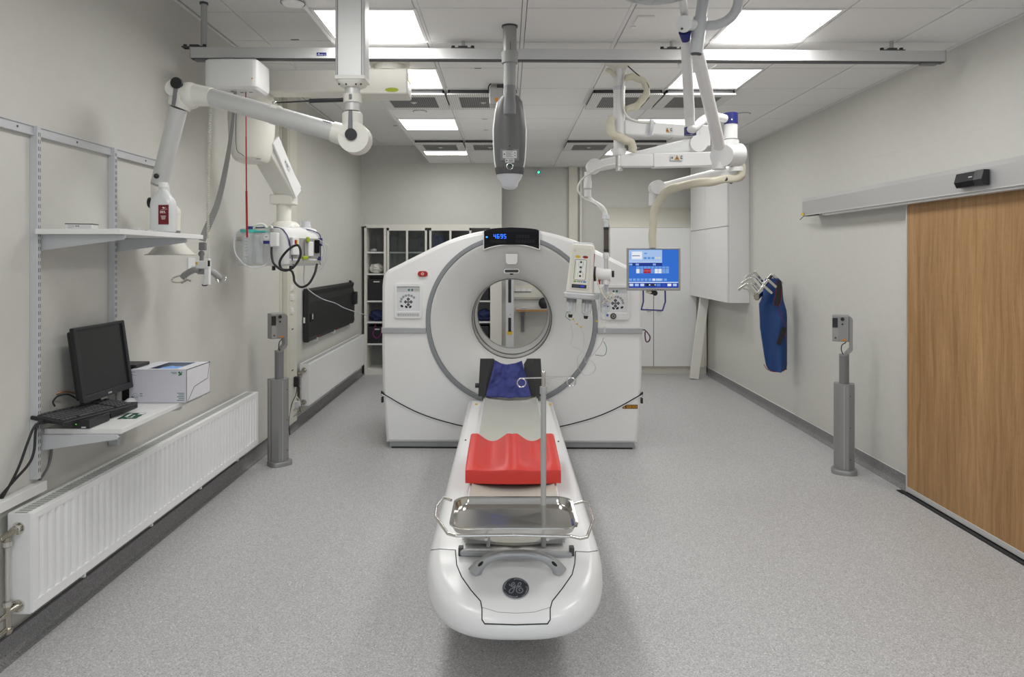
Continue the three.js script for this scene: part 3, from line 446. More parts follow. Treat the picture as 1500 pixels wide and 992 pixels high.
{ // small paper box, clear packets and the big bottle on the upper shelf
  const b = thing('paper_box', 'small flat white box lying on the upper wall shelf', 'box', [-1.99, 1.8415, -3.2], .25); obj('body', box(0, .013, 0, .115, .026, .075, .003), M.paper, b); obj('lid', box(0, .0265, 0, .118, .004, .078, .001), M.dark, b);
  obj('print', new THREE.PlaneGeometry(.10, .02).translate(0, .012, .0378), print(256, 52, (g, w, h) => { g.fillStyle = '#cfcfcf'; g.fillRect(0, 0, w, h); g.fillStyle = '#555'; g.fillRect(90, 8, 14, 14); g.fillRect(112, 8, 14, 14); g.fillStyle = '#999'; for (let i = 0; i < 3; i++) g.fillRect(14, 8 + i * 14, 60, 4); }), b);
  for (const [x, z, w, a, lab] of [[-1.84, -3.3, .11, .2, 'larger clear plastic packet lying on the upper wall shelf'], [-1.80, -3.45, .07, -.3, 'small clear plastic packet lying next to the bottle']]) { const g = new THREE.PlaneGeometry(w, w * .7, 12, 8).rotateX(-Math.PI / 2); const p = g.attributes.position; for (let i = 0; i < p.count; i++) p.setY(i, .009 + .007 * noise.noise(p.getX(i) * 60, p.getZ(i) * 60, w * 9)); g.computeVertexNormals(); const m = tag(obj('plastic_packet', g, M.frosted), lab, 'packet'); m.position.set(x, 1.8405, z); m.rotation.y = a; }
  const t = thing('disinfectant_bottle', 'large translucent white bottle with a dark red label on the upper shelf', 'bottle', [-1.785, 1.8405, -3.55], -.12);
  const sec = [[.002, .052, .036], [.006, .060, .041], [.02, .062, .043], [.145, .062, .043], [.165, .059, .041], [.19, .046, .034], [.215, .028, .024], [.222, .021, .02], [.240, .020, .02]];
  obj('body', loft(sec.map(([y, a, b]) => oval(0, y, 0, a, b, y < .19 ? 3 : 2, 36))), phys(C(.82, .84, .84), .3, { transmission: .25, thickness: 0 }), t);
  obj('cap', [new THREE.CylinderGeometry(.022, .023, .026, 24).translate(0, .249, 0)], M.white, t);
  const lg = new THREE.BoxGeometry(.056, .100, .002, 8, 1, 1).translate(.03, .092, .0435); obj('label', lg, print(256, 448, (g, w, h) => { g.fillStyle = '#6e0f1c'; g.fillRect(0, 0, w, h); g.fillStyle = '#f2eeee'; g.font = 'bold 74px sans-serif'; g.fillText('DES.', 40, 190); g.beginPath(); g.arc(120, 62, 16, 0, 7); g.arc(145, 70, 14, 0, 7); g.fill(); g.font = '26px sans-serif'; g.fillText('din', 165, 76); g.lineWidth = 5; g.strokeStyle = '#f2eeee'; g.beginPath(); g.moveTo(60, 120); g.quadraticCurveTo(140, 92, 236, 104); g.stroke(); for (let i = 0; i < 4; i++) g.fillRect(60 + i * 8, 250 + i * 24, 130 - i * 14, 9); }), t, 'dark red label');
}
{ // computer on the lower shelf
  const t = thing('computer_monitor', 'black flat monitor leaning on the lower shelf, screen turned to the room', 'monitor', [-2.03, .937, -3.41], Math.PI / 2);
  const tilt = new THREE.Matrix4().makeTranslation(0, .085, .03).multiply(new THREE.Matrix4().makeRotationX(-.14)); const T = (g) => g.applyMatrix4(tilt);
  obj('bezel', T(plate(rrect(.425, .36, .008).map(([a, b]) => [a, b + .18]), .022, .003, [rrect(.382, .312, .002).map(([a, b]) => [a, b + .188])])), M.black, t); obj('back', T(box(0, .18, -.012, .40, .33, .03, .012)), M.black, t);
  obj('screen', T(new THREE.PlaneGeometry(.384, .314).translate(0, .188, .012)), std(C(.012, .012, .013), .32), t); obj('badge', T(box(0, .014, .0225, .03, .008, .001)), M.silverPaint, t);
  obj('stand', [box(0, .008, 0, .20, .014, .14, .004), bar(V(0, .01, -.03), V(0, .2, .0), .06, .02, .004)], M.black, t);
  const c = [at(44, 609, 3.04), at(93.6, 618.5, 3.0), at(184, 585, 3.45), at(134, 580, 3.47)];
  const k = thing('keyboard', 'black computer keyboard lying on the lower shelf', 'keyboard'); const o = c[0].clone(), ex = c[1].clone().sub(c[0]).normalize(), ez0 = c[3].clone().sub(c[0]), W = c[1].distanceTo(c[0]), LL = ez0.length(); const ez = ez0.clone().normalize(), ey = ez.clone().cross(ex).normalize().multiplyScalar(-1); if (ey.y < 0) ey.negate();
  const B = new THREE.Matrix4().makeBasis(ex, ey, ex.clone().cross(ey)).setPosition(o); const sgn = ex.clone().cross(ey).dot(ez) > 0 ? 1 : -1; const K = (g) => g.applyMatrix4(B);
  obj('case', K(box(W / 2, -.010, sgn * LL / 2, W, .018, LL, .005)), M.black, k);
  const keys = []; for (let r = 0; r < 6; r++) for (let q = 0; q < 21; q++) { if (q === 15 || (r === 0 && q % 5 === 4)) continue; if (r === 5 && q > 3 && q < 9) continue; keys.push(box(.022 + r * (W - .04) / 5.6 + (r ? .006 : 0), .001, sgn * (.022 + q * (LL - .044) / 20), .0155, .007, .0165, .002)); } keys.push(box(.022 + 5 * (W - .04) / 5.6 + .006, .001, sgn * .16, .0155, .007, .11, .002)); for (const kk of keys) obj('key', K(kk), M.dark, k);
  const d = thing('dock_box', 'small black dock box with a green light under the keyboard', 'dock', [-1.92, .9375, -3.16]); obj('case', box(0, .021, 0, .075, .038, .16, .003), M.black, d); obj('status_light', box(-.022, .022, .0805, .004, .004, .002), std(C(.1, .6, .02), .4, 0, { emissive: C(.1, .7, .02), emissiveIntensity: 1 }), d); obj('print', box(.012, .008, .0805, .02, .006, .001), M.lightGrey, d);
  tag(obj('dock_bar', [box(-1.925, .9535, -3.40, .05, .03, .24, .004)], M.black), 'low black bar under the far half of the keyboard', 'dock');
  const mo = thing('computer_mouse', 'pale grey computer mouse between keyboard and carton', 'mouse', [-1.985, .9375, -3.60]); obj('shell', ball(V(0, .003, 0), .05, .58, .62, 1), M.lightGrey, mo); obj('wheel', ball(V(0, .03, -.02), .008), M.dark, mo);
  const cd = tag(obj('printed_card', box(0, .001, 0, .085, .002, .12), print(160, 224, (g, w, h) => { g.fillStyle = '#1d5138'; g.fillRect(0, 0, w, h); g.fillStyle = '#e4e6e6'; g.fillRect(30, 30, 26, 120); g.fillRect(110, 8, 50, 60); g.fillRect(90, 90, 14, 90); g.fillRect(60, 180, 60, 10); })), 'green and white printed card on the lower shelf', 'card'); cd.position.set(-1.83, .9375, -3.335); cd.rotation.y = .12;
  const bx = thing('carton', 'white cardboard carton with green print and blue contents on the lower shelf', 'carton', [-1.86, .9375, -3.787]); const w = .306, h = .176, dd = .29;
  const front = print(512, 296, (g, W2, H2) => { g.fillStyle = '#d6d5de'; g.fillRect(0, 0, W2, H2); g.fillStyle = '#2f7a4a'; for (const [x, y, r] of [[448, 24, 10], [462, 38, 11], [448, 46, 8], [470, 22, 6]]) { g.beginPath(); g.arc(x, y, r, 0, 7); g.fill(); } g.fillRect(372, 20, 56, 5); g.fillRect(384, 32, 44, 5); g.fillStyle = '#8a8f97'; g.fillRect(14, 16, 42, 6); g.fillRect(14, 38, 22, 4); g.fillRect(14, 48, 54, 3); g.fillStyle = '#6f8f80'; g.strokeStyle = '#55786a'; g.lineWidth = 3; g.beginPath(); g.arc(52, 238, 27, 0, 7); g.setLineDash([9, 5]); g.stroke(); for (const [x, y] of [[42, 232], [60, 232], [52, 248], [38, 246], [66, 246]]) { g.beginPath(); g.arc(x, y, 4, 0, 7); g.fill(); } g.fillRect(92, 212, 26, 8); g.fillRect(92, 232, 26, 8); g.fillStyle = '#5d8170'; for (let i = 0; i < 5; i++) g.fillRect(428 + (i % 2) * 14, 208 + i * 16, 66 - (i % 2) * 14, 7); }, .6);
  const topG = plate([[-w / 2, -dd / 2], [w / 2, -dd / 2], [w / 2, dd / 2], [-w / 2, dd / 2]], .003, 0, [[[-.075, -.11], [.085, -.11], [.085, .12], [-.075, .12]]]).rotateX(-Math.PI / 2).translate(0, h - .003, 0);
  obj('walls', [span(-w / 2, w / 2, 0, .003, -dd / 2, dd / 2), span(-w / 2, -w / 2 + .003, 0, h, -dd / 2, dd / 2), span(w / 2 - .003, w / 2, 0, h, -dd / 2, dd / 2), span(-w / 2, w / 2, 0, h, -dd / 2, -dd / 2 + .003), span(-w / 2, w / 2, 0, h, dd / 2 - .003, dd / 2), topG], M.carton, bx);
  obj('front_print', new THREE.PlaneGeometry(w - .002, h - .002).translate(0, h / 2, dd / 2 + .0006), front, bx);
  obj('flap_cut', [[-.135, h - .002], [-.11, .088], [.055, .07], [.135, .002]].map(([b, a], i, arr) => i ? rod(V(w / 2 + .0003, arr[i - 1][1], arr[i - 1][0]), V(w / 2 + .0003, a, b), .0014, .0014, 6) : null).filter(Boolean), M.dark, bx);
  const cg = new THREE.SphereGeometry(.1, 24, 16).scale(.85, .35, 1.05); { const p = cg.attributes.position; for (let i = 0; i < p.count; i++) p.setY(i, p.getY(i) + .012 * noise.noise(p.getX(i) * 40, p.getZ(i) * 30, 1)); cg.computeVertexNormals(); } obj('contents', cg.translate(.005, h - .042, .005), std(C(.22, .42, .80), .7), bx, 'pale blue wrapped contents');
  const ph = thing('flat_device', 'flat black device on the lower shelf behind the carton', 'device', [-2.055, .937, -3.72]); obj('body', box(0, .09, 0, .06, .18, .05, .006), M.black, ph); obj('top', box(.0, .187, -.03, .12, .018, .14, .005), M.black, ph);
  // cables
  const cab = (name, lab, pts, r, m) => tag(obj(name, tube(pts, r, 60, 8), m), lab, 'cable');
  cab('power_cable', 'outer black cable hanging from the lower shelf', [at(100, 616, 3.1), at(60, 620, 3.02), at(50, 626, 2.98), at(40, 650, 2.94), at(25, 690, 2.90), at(0, 735, 2.86), at(-20, 760, 2.84)], .0055, M.blackSoft); cab('power_cable', 'inner black cable hanging from the lower shelf', [at(108, 618, 3.1), at(64, 616, 3.03), at(53, 628, 2.99), at(50, 660, 2.96), at(42, 680, 2.93), at(20, 705, 2.89), at(-15, 745, 2.85)], .0055, M.blackSoft);
  cab('copper_cable', 'copper coloured cable looped behind the monitor foot', [at(70, 632, 3.2), at(68, 600, 3.2), at(76, 582, 3.22), at(92, 574, 3.25), at(108, 576, 3.3), at(120, 582, 3.34)], .004, M.copper); cab('black_cable', 'black cable looped behind the keyboard', [at(80, 595, 3.15), at(78, 588, 3.18), at(86, 580, 3.22), at(100, 578, 3.26), at(112, 584, 3.3)], .004, M.blackSoft);
  cab('grey_cable', 'grey cable running down the wall below the lower shelf', [at(75, 648, 3.17), at(75, 665, 3.18), at(71, 682, 3.17), at(62, 698, 3.13), at(57, 704, 3.1)], .006, M.midGrey);
  tag(obj('cable_trunking', span(XL, XL + .045, .655, .70, -3.10, -2.5, .004), M.white), 'short white cable trunking on the wall under the lower shelf', 'trunking');
  const plug = [at(170, 640, 3.64)]; tag(obj('rail_foot', box(XL + .03, .735, -3.66, .05, .06, .035, .003), M.lightGrey), 'small grey rail foot below the lower shelf', 'bracket');
}
// radiators
function radiator(lab, z0, z1, ribbed) {
  const t = thing('radiator', lab, 'radiator', [XL + .03, .215, -(z0 + z1) / 2], 0, 'wall radiators'); const L = z1 - z0, y1 = .42, d = .105;
  if (ribbed) { // corrugated front, one flute every 45 mm
    const pts = []; const a = -L / 2 + .03, b = L / 2 - .03, n = Math.round((b - a) / .053), p = (b - a) / n; pts.push([-L / 2, 0]); pts.push([a, 0]); for (let i = 0; i < n; i++) { const s = a + i * p; pts.push([s + p * .10, 0], [s + p * .26, .013], [s + p * .56, .013], [s + p * .72, 0]); } pts.push([b, 0], [L / 2, 0], [L / 2, .02], [-L / 2, .02]);
    obj('front_panel', [plate(pts, y1 - .075).rotateX(-Math.PI / 2).rotateY(Math.PI / 2).translate(d, .045, 0)], M.radiator, t);
    obj('front_border', [span(d - .014, d + .001, 0, .046, -L / 2, L / 2, .003), span(d - .014, d + .001, y1 - .031, y1, -L / 2, L / 2, .003)], M.radiator, t);
  } else { obj('front_panel', [span(d - .014, d, 0, y1, -L / 2, L / 2, .004)], M.radiator, t); obj('panel_crease', [span(d - .002, d + .0015, .03, .035, -L / 2 + .06, L / 2 - .06), span(d - .002, d + .0015, y1 - .035, y1 - .03, -L / 2 + .06, L / 2 - .06)], M.radiator, t); }
  obj('side_plate', span(.004, d - .006, -.002, y1, L / 2 - .002, L / 2 + .004), M.radiator, t); obj('side_plate', span(.004, d - .006, -.002, y1, -L / 2 - .004, -L / 2 + .002), M.radiator, t);
  obj('rear_panel', span(.006, .02, .01, y1 - .01, -L / 2 + .02, L / 2 - .02), M.radiator, t);
  const slats = []; for (let z = -L / 2 + .03; z < L / 2 - .02; z += .026) slats.push(span(.018, d - .02, y1 - .008, y1 - .002, z, z + .016)); const gr = obj('top_grille', slats, M.radGrille, t); gr.userData.kind = 'stuff';
  obj('grille_edge', [span(.004, .018, y1 - .006, y1 + .002, -L / 2, L / 2), span(d - .022, d - .012, y1 - .006, y1 + .002, -L / 2, L / 2)], M.radiator, t);
  for (let i = 0; i < Math.round(L / .62); i++) obj('wall_bracket', [box(d - .022, -.012, L / 2 - .38 - i * .62, .02, .03, .014, .002)], M.white, t);
  // valve, riser and pipes at the near end
  const zz = L / 2 + .03; obj('vent_valve', [rod(V(.05, y1 - .06, L / 2 + .002), V(.05, y1 - .06, zz + .012), .016), rod(V(.05, y1 - .06, zz), V(.012, y1 - .085, zz + .01), .013), ball(V(.008, y1 - .09, zz + .012), .013), rod(V(.022, y1 - .085, zz), V(.022, y1 - .13, zz), .014)], M.brass, t);
  for (const nut of [rod(V(.05, y1 - .06, L / 2 + .004), V(.05, y1 - .06, L / 2 + .010), .026), rod(V(.05, y1 - .06, L / 2 + .018), V(.05, y1 - .06, L / 2 + .03), .020, .020, 6), rod(V(.022, y1 - .125, zz), V(.022, y1 - .105, zz), .019, .019, 6), rod(V(.022, .045, zz), V(.022, .065, zz), .019, .019, 6), rod(V(.05, .035, L / 2 + .004), V(.05, .035, L / 2 + .012), .026)]) obj('valve_nut', nut, M.chrome, t); obj('riser_pipe', rod(V(.022, .05, zz), V(.022, y1 - .12, zz), .0085), M.chrome, t);
  obj('lower_valve', [rod(V(.022, .06, zz), V(.022, -.07, zz), .014), rod(V(.05, .035, L / 2), V(.022, .02, zz), .014), rod(V(.022, .01, zz), V(.022, .01, zz + .06), .011), rod(V(.022, -.05, zz), V(.022, -.05, zz + .06), .011), ball(V(.024, -.055, zz), .018)], M.brass, t);
  obj('supply_pipe', [rod(V(.022, .01, zz + .05), V(.022, .01, zz + (ribbed ? .9 : .25)), .0075), rod(V(.022, -.05, zz + .05), V(.022, -.05, zz + (ribbed ? .9 : .25)), .0075)], M.chrome, t);
  return t;
}
radiator('long white ribbed radiator under the wall shelves', 2.873, 5.486, true);
radiator('long white flat-fronted radiator under the black transfer board', 6.92, 9.6, false);
tag(obj('floor_cable', tube([V(XL + .016, .112, -2.3), V(XL + .016, .110, -3.2), V(XL + .018, .112, -4.2), V(XL + .016, .112, -5.5), V(XL + .016, .113, -6.35)], .006, 60, 6), M.dark), 'dark cable clipped along the top of the skirting under the radiator', 'cable');
{ // trunking column with its switches
  const t = thing('wall_trunking', 'cream cable trunking column running from floor to ceiling on the radiator wall', 'trunking', [XL, 0, -6.62]); obj('column', span(0, .05, .1, YL, -.16, .13, .004), M.cream, t); obj('cover', span(.05, .054, .12, YL - .01, -.10, .09, .002), M.cream, t);
  for (const y of [1.20, 1.33, 1.42]) obj('switch', [box(.058, y, .02, .012, .06, .07, .003), box(.066, y, .02, .006, .03, .03, .002)], M.paper, t); for (const y of [.62, 1.02]) obj('socket_slot', box(.0545, y, .0, .002, .012, .05), M.dark, t);
  obj('plug', [box(.075, .50, -.06, .05, .10, .055, .01), tube([V(.08, .45, -.06), V(.08, .38, -.02), V(.06, .30, .04), V(.05, .15, .10), V(.06, .02, .1)], .0045, 24, 6)], M.black, t, 'black plug with cable'); obj('socket', [box(.065, .27, -.10, .05, .06, .05, .006), rod(V(.09, .27, -.10), V(.10, .27, -.10), .02)], M.lightGrey, t);
  obj('floor_pipe', [tube([V(.03, .22, -.3), V(.06, .26, -.22), V(.07, .30, -.16), V(.05, .34, -.14)], .008, 20, 6)], M.chrome, t);
}
{ // black transfer board hanging on the wall
  const t = thing('transfer_board', 'long black patient transfer board hanging on the wall above the flat radiator', 'transfer board', [XL + .012, .84, -8.2]); const L = 2.15;
  const prof = [[0, .0], [.035, -.01], [.05, .03], [.045, .08], [.05, .2], [.05, .40], [.03, .47], [.045, .52], [.03, .545], [0, .545]]; obj('board', plate(prof, L, .004).translate(0, 0, -L / 2 - .02), M.black, t); obj('end_cap', span(.0, .054, -.012, .55, L / 2 - .022, L / 2 + .012, .008), M.blackSoft, t);
  obj('handle', [box(.07, .33, -L / 2 + .05, .05, .17, .12, .01), ...[.28, .31, .34, .37].map(y => ball(V(.097, y, -L / 2 + .08), .009))], M.black, t); obj('label', box(.052, .24, L / 2 - .14, .004, .07, .035), M.paper, t, 'white label'); obj('strap', [box(.055, .24, L / 2 - .09, .012, .09, .05, .004), rod(V(.06, .21, L / 2 - .12), V(.07, .21, L / 2 - .12), .01)], M.blackSoft, t); obj('side_label', box(.01, .22, L / 2 + .013, .02, .06, .002), M.paper, t);
  for (const z of [-.75, .05, .8]) obj('hook', [rod(V(0, -.02, z), V(.06, -.03, z), .009), rod(V(.06, -.03, z), V(.068, .01, z), .009)], M.lightGrey, t); for (const z of [-.1, .74]) obj('hook_tip', ball(V(.068, .015, z), .009), M.redDeep, t);
  obj('top_hook', box(.03, .555, -L / 2 + .15, .03, .03, .04, .004), M.black, t);
}
// ---------------------------------------------------------------- scanner table remotes: two reader posts
function readerPost(lab, pos, turn, m) {
  const t = thing('reader_post', lab, 'post', pos, turn, 'reader posts');
  const hex = (w, d, y0, y1) => loft([y0, y1].map(y => [V(-w, y, -d), V(w, y, -d), V(w, y, d * .35), V(w * .45, y, d), V(-w * .45, y, d), V(-w, y, d * .35)]), true, true, .3);
  obj('base', [loft([[0, 1], [.028, 1], [.036, .94]].map(([y, k]) => oval(0, y, .01, .094 * k, .085 * k, 3, 32)))], m, t); obj('lower_column', hex(.073, .062, .034, .71), m, t); obj('column_edge', [box(0, .37, .0635, .006, .66, .004), box(-.0745, .37, -.02, .003, .67, .03), box(.0745, .37, -.02, .003, .67, .03)], M.aluPaint, t);
  for (const y of [.12, .37, .62]) obj('screw', ball(V(.045, y, .054), .004), M.dark, t);
  obj('upper_column', new THREE.CylinderGeometry(.036, .036, .24, 24).translate(0, .82, 0), M.midGrey, t); obj('collar', new THREE.CylinderGeometry(.038, .037, .012, 24).translate(0, .938, 0), m, t);
  obj('bracket', [plate([[.0, 0], [.05, .04], [.062, .06], [.062, .30], [.045, .32], [.035, .32], [.035, .07], [0, .03]], .06, .003).translate(.0, .925, -.03)], m, t);
  obj('cable', tube([V(-.005, .94, .02), V(-.02, .98, .035), V(-.015, 1.02, .04), V(.01, 1.04, .03), V(.01, 1.07, .02)], .004, 24, 6), M.black, t);
  const r = obj('reader', [box(-.025, 1.15, .0, .12, .21, .08, .008)], M.postMetal, t); obj('reader_window', box(-.065, 1.195, .0405, .038, .075, .004), M.black, r); obj('reader_lens', [rod(V(-.012, 1.225, .04), V(-.012, 1.225, .047), .014), rod(V(-.012, 1.185, .04), V(-.012, 1.185, .047), .007)], M.black, r); obj('reader_plate', box(-.062, 1.10, .0405, .04, .10, .003), M.greyPlastic, r); obj('reader_key', rod(V(-.062, 1.075, .04), V(-.062, 1.075, .046), .007), M.dark, r); obj('reader_tag', box(.0, 1.06, .041, .03, .012, .002), M.orange, r);
  return t;
}
readerPost('silver floor post with a reader box on the radiator wall side', [-1.885, 0, -5.66], .75, M.postMetal);
readerPost('silver floor post with a reader box near the sliding door', [2.69, 0, -5.44], -.45, M.postMetal);

// ---------------------------------------------------------------- crossbeam under the ceiling
{
  const Z = 4.35, a = at(279, 76.5, Z), b = at(1385, 82, Z); const t = thing('ceiling_rail', 'long aluminium rail crossing the room just under the ceiling', 'ceiling rail', [0, 2.985, -Z - .03]);
  const tl = (p) => p.clone().sub(V(0, 2.985, -Z - .03)); const A = tl(a), B = tl(b); A.z = B.z = 0; const h = .068;
  const beam = (y0, y1, z0, z1) => { const g = span(A.x, B.x, y0, y1, z0, z1, .002); const p = g.attributes.position; for (let i = 0; i < p.count; i++) p.setY(i, p.getY(i) + A.y + (B.y - A.y) * (p.getX(i) - A.x) / (B.x - A.x)); return g; };
  obj('profile', [beam(-h / 2, h / 2, -.03, .03)], M.alu, t); obj('lower_groove', beam(-h / 2 - .006, -h / 2 - .0001, -.022, .022), M.dark, t);
  for (const x of [A.x - .003, B.x + .003]) obj('end_plate', box(x, x < 0 ? A.y : B.y, 0, .006, h + .006, .062), M.aluPaint, t);
  const clamp = (x) => { const y = A.y + (B.y - A.y) * (x - A.x) / (B.x - A.x) + h / 2; const g = new THREE.Group(); g.name = 'clamp'; g.position.set(x, y, 0); t.add(g); for (const s of [-1, 1]) obj('knob', new THREE.CylinderGeometry(.011, .013, .024, 14).translate(s * .062, .012, 0), M.black, g); obj('plate', [box(0, .004, 0, .15, .008, .05, .002), box(0, .014, 0, .06, .016, .03, .003)], M.dark, g); };
  for (const x of [-2.0, -.28, 1.06, 2.47]) clamp(x);
  obj('hanger_rod', rod(V(-1.955, A.y + h / 2, -.03), V(-1.955, YL - 2.985, -.03), .019), M.aluPaint, t); obj('rod_flange', rod(V(-1.955, YL - 2.985 - .012, -.03), V(-1.955, YL - 2.985, -.03), .026), M.dark, t);
  for (const x of [-.28, 1.06, 2.47]) obj('hanger_stub', rod(V(x, A.y + h / 2, 0), V(x, YC - 2.985, 0), .012), M.aluPaint, t);
  obj('end_stop', box(A.x + .09, A.y - h / 2 - .01, 0, .14, .014, .04, .002), M.midGrey, t); obj('end_stop', box(B.x - .09, B.y - h / 2 - .01, 0, .1, .014, .04, .002), M.midGrey, t);
  obj('badge', new THREE.PlaneGeometry(.062, .021).translate(...tl(at(471, 79.5, Z)).setZ(.0315).toArray()), print(192, 64, (g, w, h) => { g.fillStyle = '#1a1c66'; g.fillRect(0, 0, w, h); g.fillStyle = '#dfe2e8'; g.beginPath(); g.arc(44, 22, 10, 0, 7); g.fill(); g.fillRect(14, 40, 120, 8); g.fillRect(158, 36, 10, 22); }), t, 'small blue badge');
}
// ---------------------------------------------------------------- examination lamp on its square column
{
  const t = thing('examination_lamp', 'jointed white and silver arm lamp hanging from a square aluminium column', 'lamp', [-.79, YC, -3.5]); const o = V(-.79, YC, -3.5), L = (p) => p.clone().sub(o), q = (x, y, z) => L(at(x, y, z));
  obj('column', plate(rrect(.15, .13, .016), .488).rotateX(Math.PI / 2), M.alu, t); obj('column_groove', [span(-.062, -.058, -.48, 0, .0648, .0658), span(.058, .062, -.48, 0, .0648, .0658)], M.midGrey, t);
  const yb = q(515, 121, 3.5).y; obj('column_base', [box(0, yb + .012, 0, .152, .02, .134, .004), loft([[yb + .004, .075, .064, 5], [yb - .016, .066, .058, 4], [yb - .03, .046, .046, 2]].map(([y, a, b, n]) => oval(0, y, 0, a, b, n)))], M.warmWhite, t); for (const x of [-.055, -.02, .03, .055]) obj('bolt', ball(V(x, yb - .022, .055), .005), M.dark, t);
  const P0 = q(516, 200, 3.5); obj('spindle', rod(V(0, yb - .02, 0), V(0, P0.y + .13, 0), .0375), M.alu, t); obj('clamp_ring', rod(V(0, yb - .105, 0), V(0, yb - .062, 0), .046), M.warmWhite, t); obj('clamp_screw', box(.0, yb - .083, .047, .014, .026, .01, .003), M.midGrey, t);
  obj('lower_joint', [rod(V(0, P0.y + .115, 0), V(0, P0.y, 0), .052, .050), ball(V(0, P0.y + .115, 0), .050, 1, .3, 1), rod(V(.016, P0.y - .012, -.05), V(.016, P0.y - .012, .055), .078), rod(V(-.1, P0.y + .025, 0), V(.0, P0.y - .005, 0), .052, .06)], M.warmWhite, t); obj('joint_cap', [rod(V(.006, P0.y + .0, .055), V(.006, P0.y + .0, .066), .030)], M.black, t, 'black joint cap'); obj('joint_lever', [plate([[-.012, .02], [.012, .02], [.009, .12], [-.008, .12]], .012, .003).translate(.002, P0.y + .0, .05)], M.midGrey, t);
  const E = q(284, 135, 3.66); obj('upper_arm', [rod(V(-.085, P0.y + .02, 0), E.clone().lerp(P0, .06), .047)], M.alu, t); obj('arm_band', [rod(E.clone().lerp(P0, .505), E.clone().lerp(P0, .545), .052)], M.warmWhite, t);
  obj('rating_label', [new THREE.PlaneGeometry(.05, .055).rotateZ(-.29).translate(...E.clone().lerp(P0, .855).add(V(0, .008, .049)).toArray())], print(128, 128, (g, w, h) => { g.fillStyle = '#c6c8ca'; g.fillRect(0, 0, w, h); g.fillStyle = '#333'; g.fillRect(10, 10, 100, 7); g.fillRect(40, 36, 44, 14); g.fillStyle = '#777'; for (let i = 0; i < 4; i++) g.fillRect(12, 64 + i * 14, 90 - i * 9, 5); }), t);
  obj('gas_spring', [rod(V(-.04, yb - .088, 0), V(-.22, yb - .094, .0), .011), rod(V(-.22, yb - .094, 0), E.clone().lerp(P0, .52).add(V(0, .062, 0)), .004)], M.black, t, 'black gas spring'); obj('spring_eye', ball(E.clone().lerp(P0, .52).add(V(0, .06, 0)), .013), M.steel, t);
  // elbow and lower arm
  const elb = q(268, 142, 3.66), E2 = q(262, 158, 3.66), F = q(234, 268, 3.76); obj('elbow', [rod(E.clone().lerp(P0, .12), elb.clone().add(V(.04, .012, 0)), .050, .062), ball(elb.clone().add(V(.035, .006, 0)), .072), rod(elb, E2, .07, .056), rod(elb.clone().add(V(-.02, .03, .02)), elb.clone().add(V(-.022, .034, .066)), .044)], M.warmWhite, t);
  obj('joint_cap', [rod(q(260, 122.5, 3.60), q(260, 122.5, 3.60).add(V(0, 0, .018)), .030)], M.black, t); obj('joint_lever', [plate([[-.012, 0], [.012, 0], [.008, -.10], [-.008, -.10]], .012, .003).rotateZ(-.16).translate(...q(259, 128, 3.598).toArray())], M.midGrey, t);
  obj('lower_arm', rod(E2, F, .045), M.alu, t); const G = q(246, 325, 3.93); obj('lamp_neck', [rod(F, q(236, 300, 3.84), .046, .05), ball(q(237, 300, 3.85), .056), rod(q(237, 296, 3.85), q(252, 312, 3.93), .05, .046), ball(q(252, 312, 3.93), .048), rod(q(252, 312, 3.93), q(251, 350, 3.93), .046, .046)], M.warmWhite, t); obj('lamp_band', rod(q(251, 338, 3.93), q(251, 347, 3.93), .048), M.midGrey, t);
  obj('joint_cap', [rod(q(222, 297, 3.84), q(219, 297, 3.84), .030)], M.black, t); obj('joint_screw', ball(q(229, 258, 3.70), .014), M.black, t);
  const s = q(251, 373, 3.93); obj('lamp_shade', [lathe([[.0, .095], [.045, .093], [.055, .085], [.085, .045], [.12, .006], [.137, .001], [.139, -.003], [.13, -.001], [.118, .0], [.05, .07], [0, .072]]).translate(s.x, s.y, s.z)], M.warmWhite, t, 'cream dish shaped lamp shade');
}
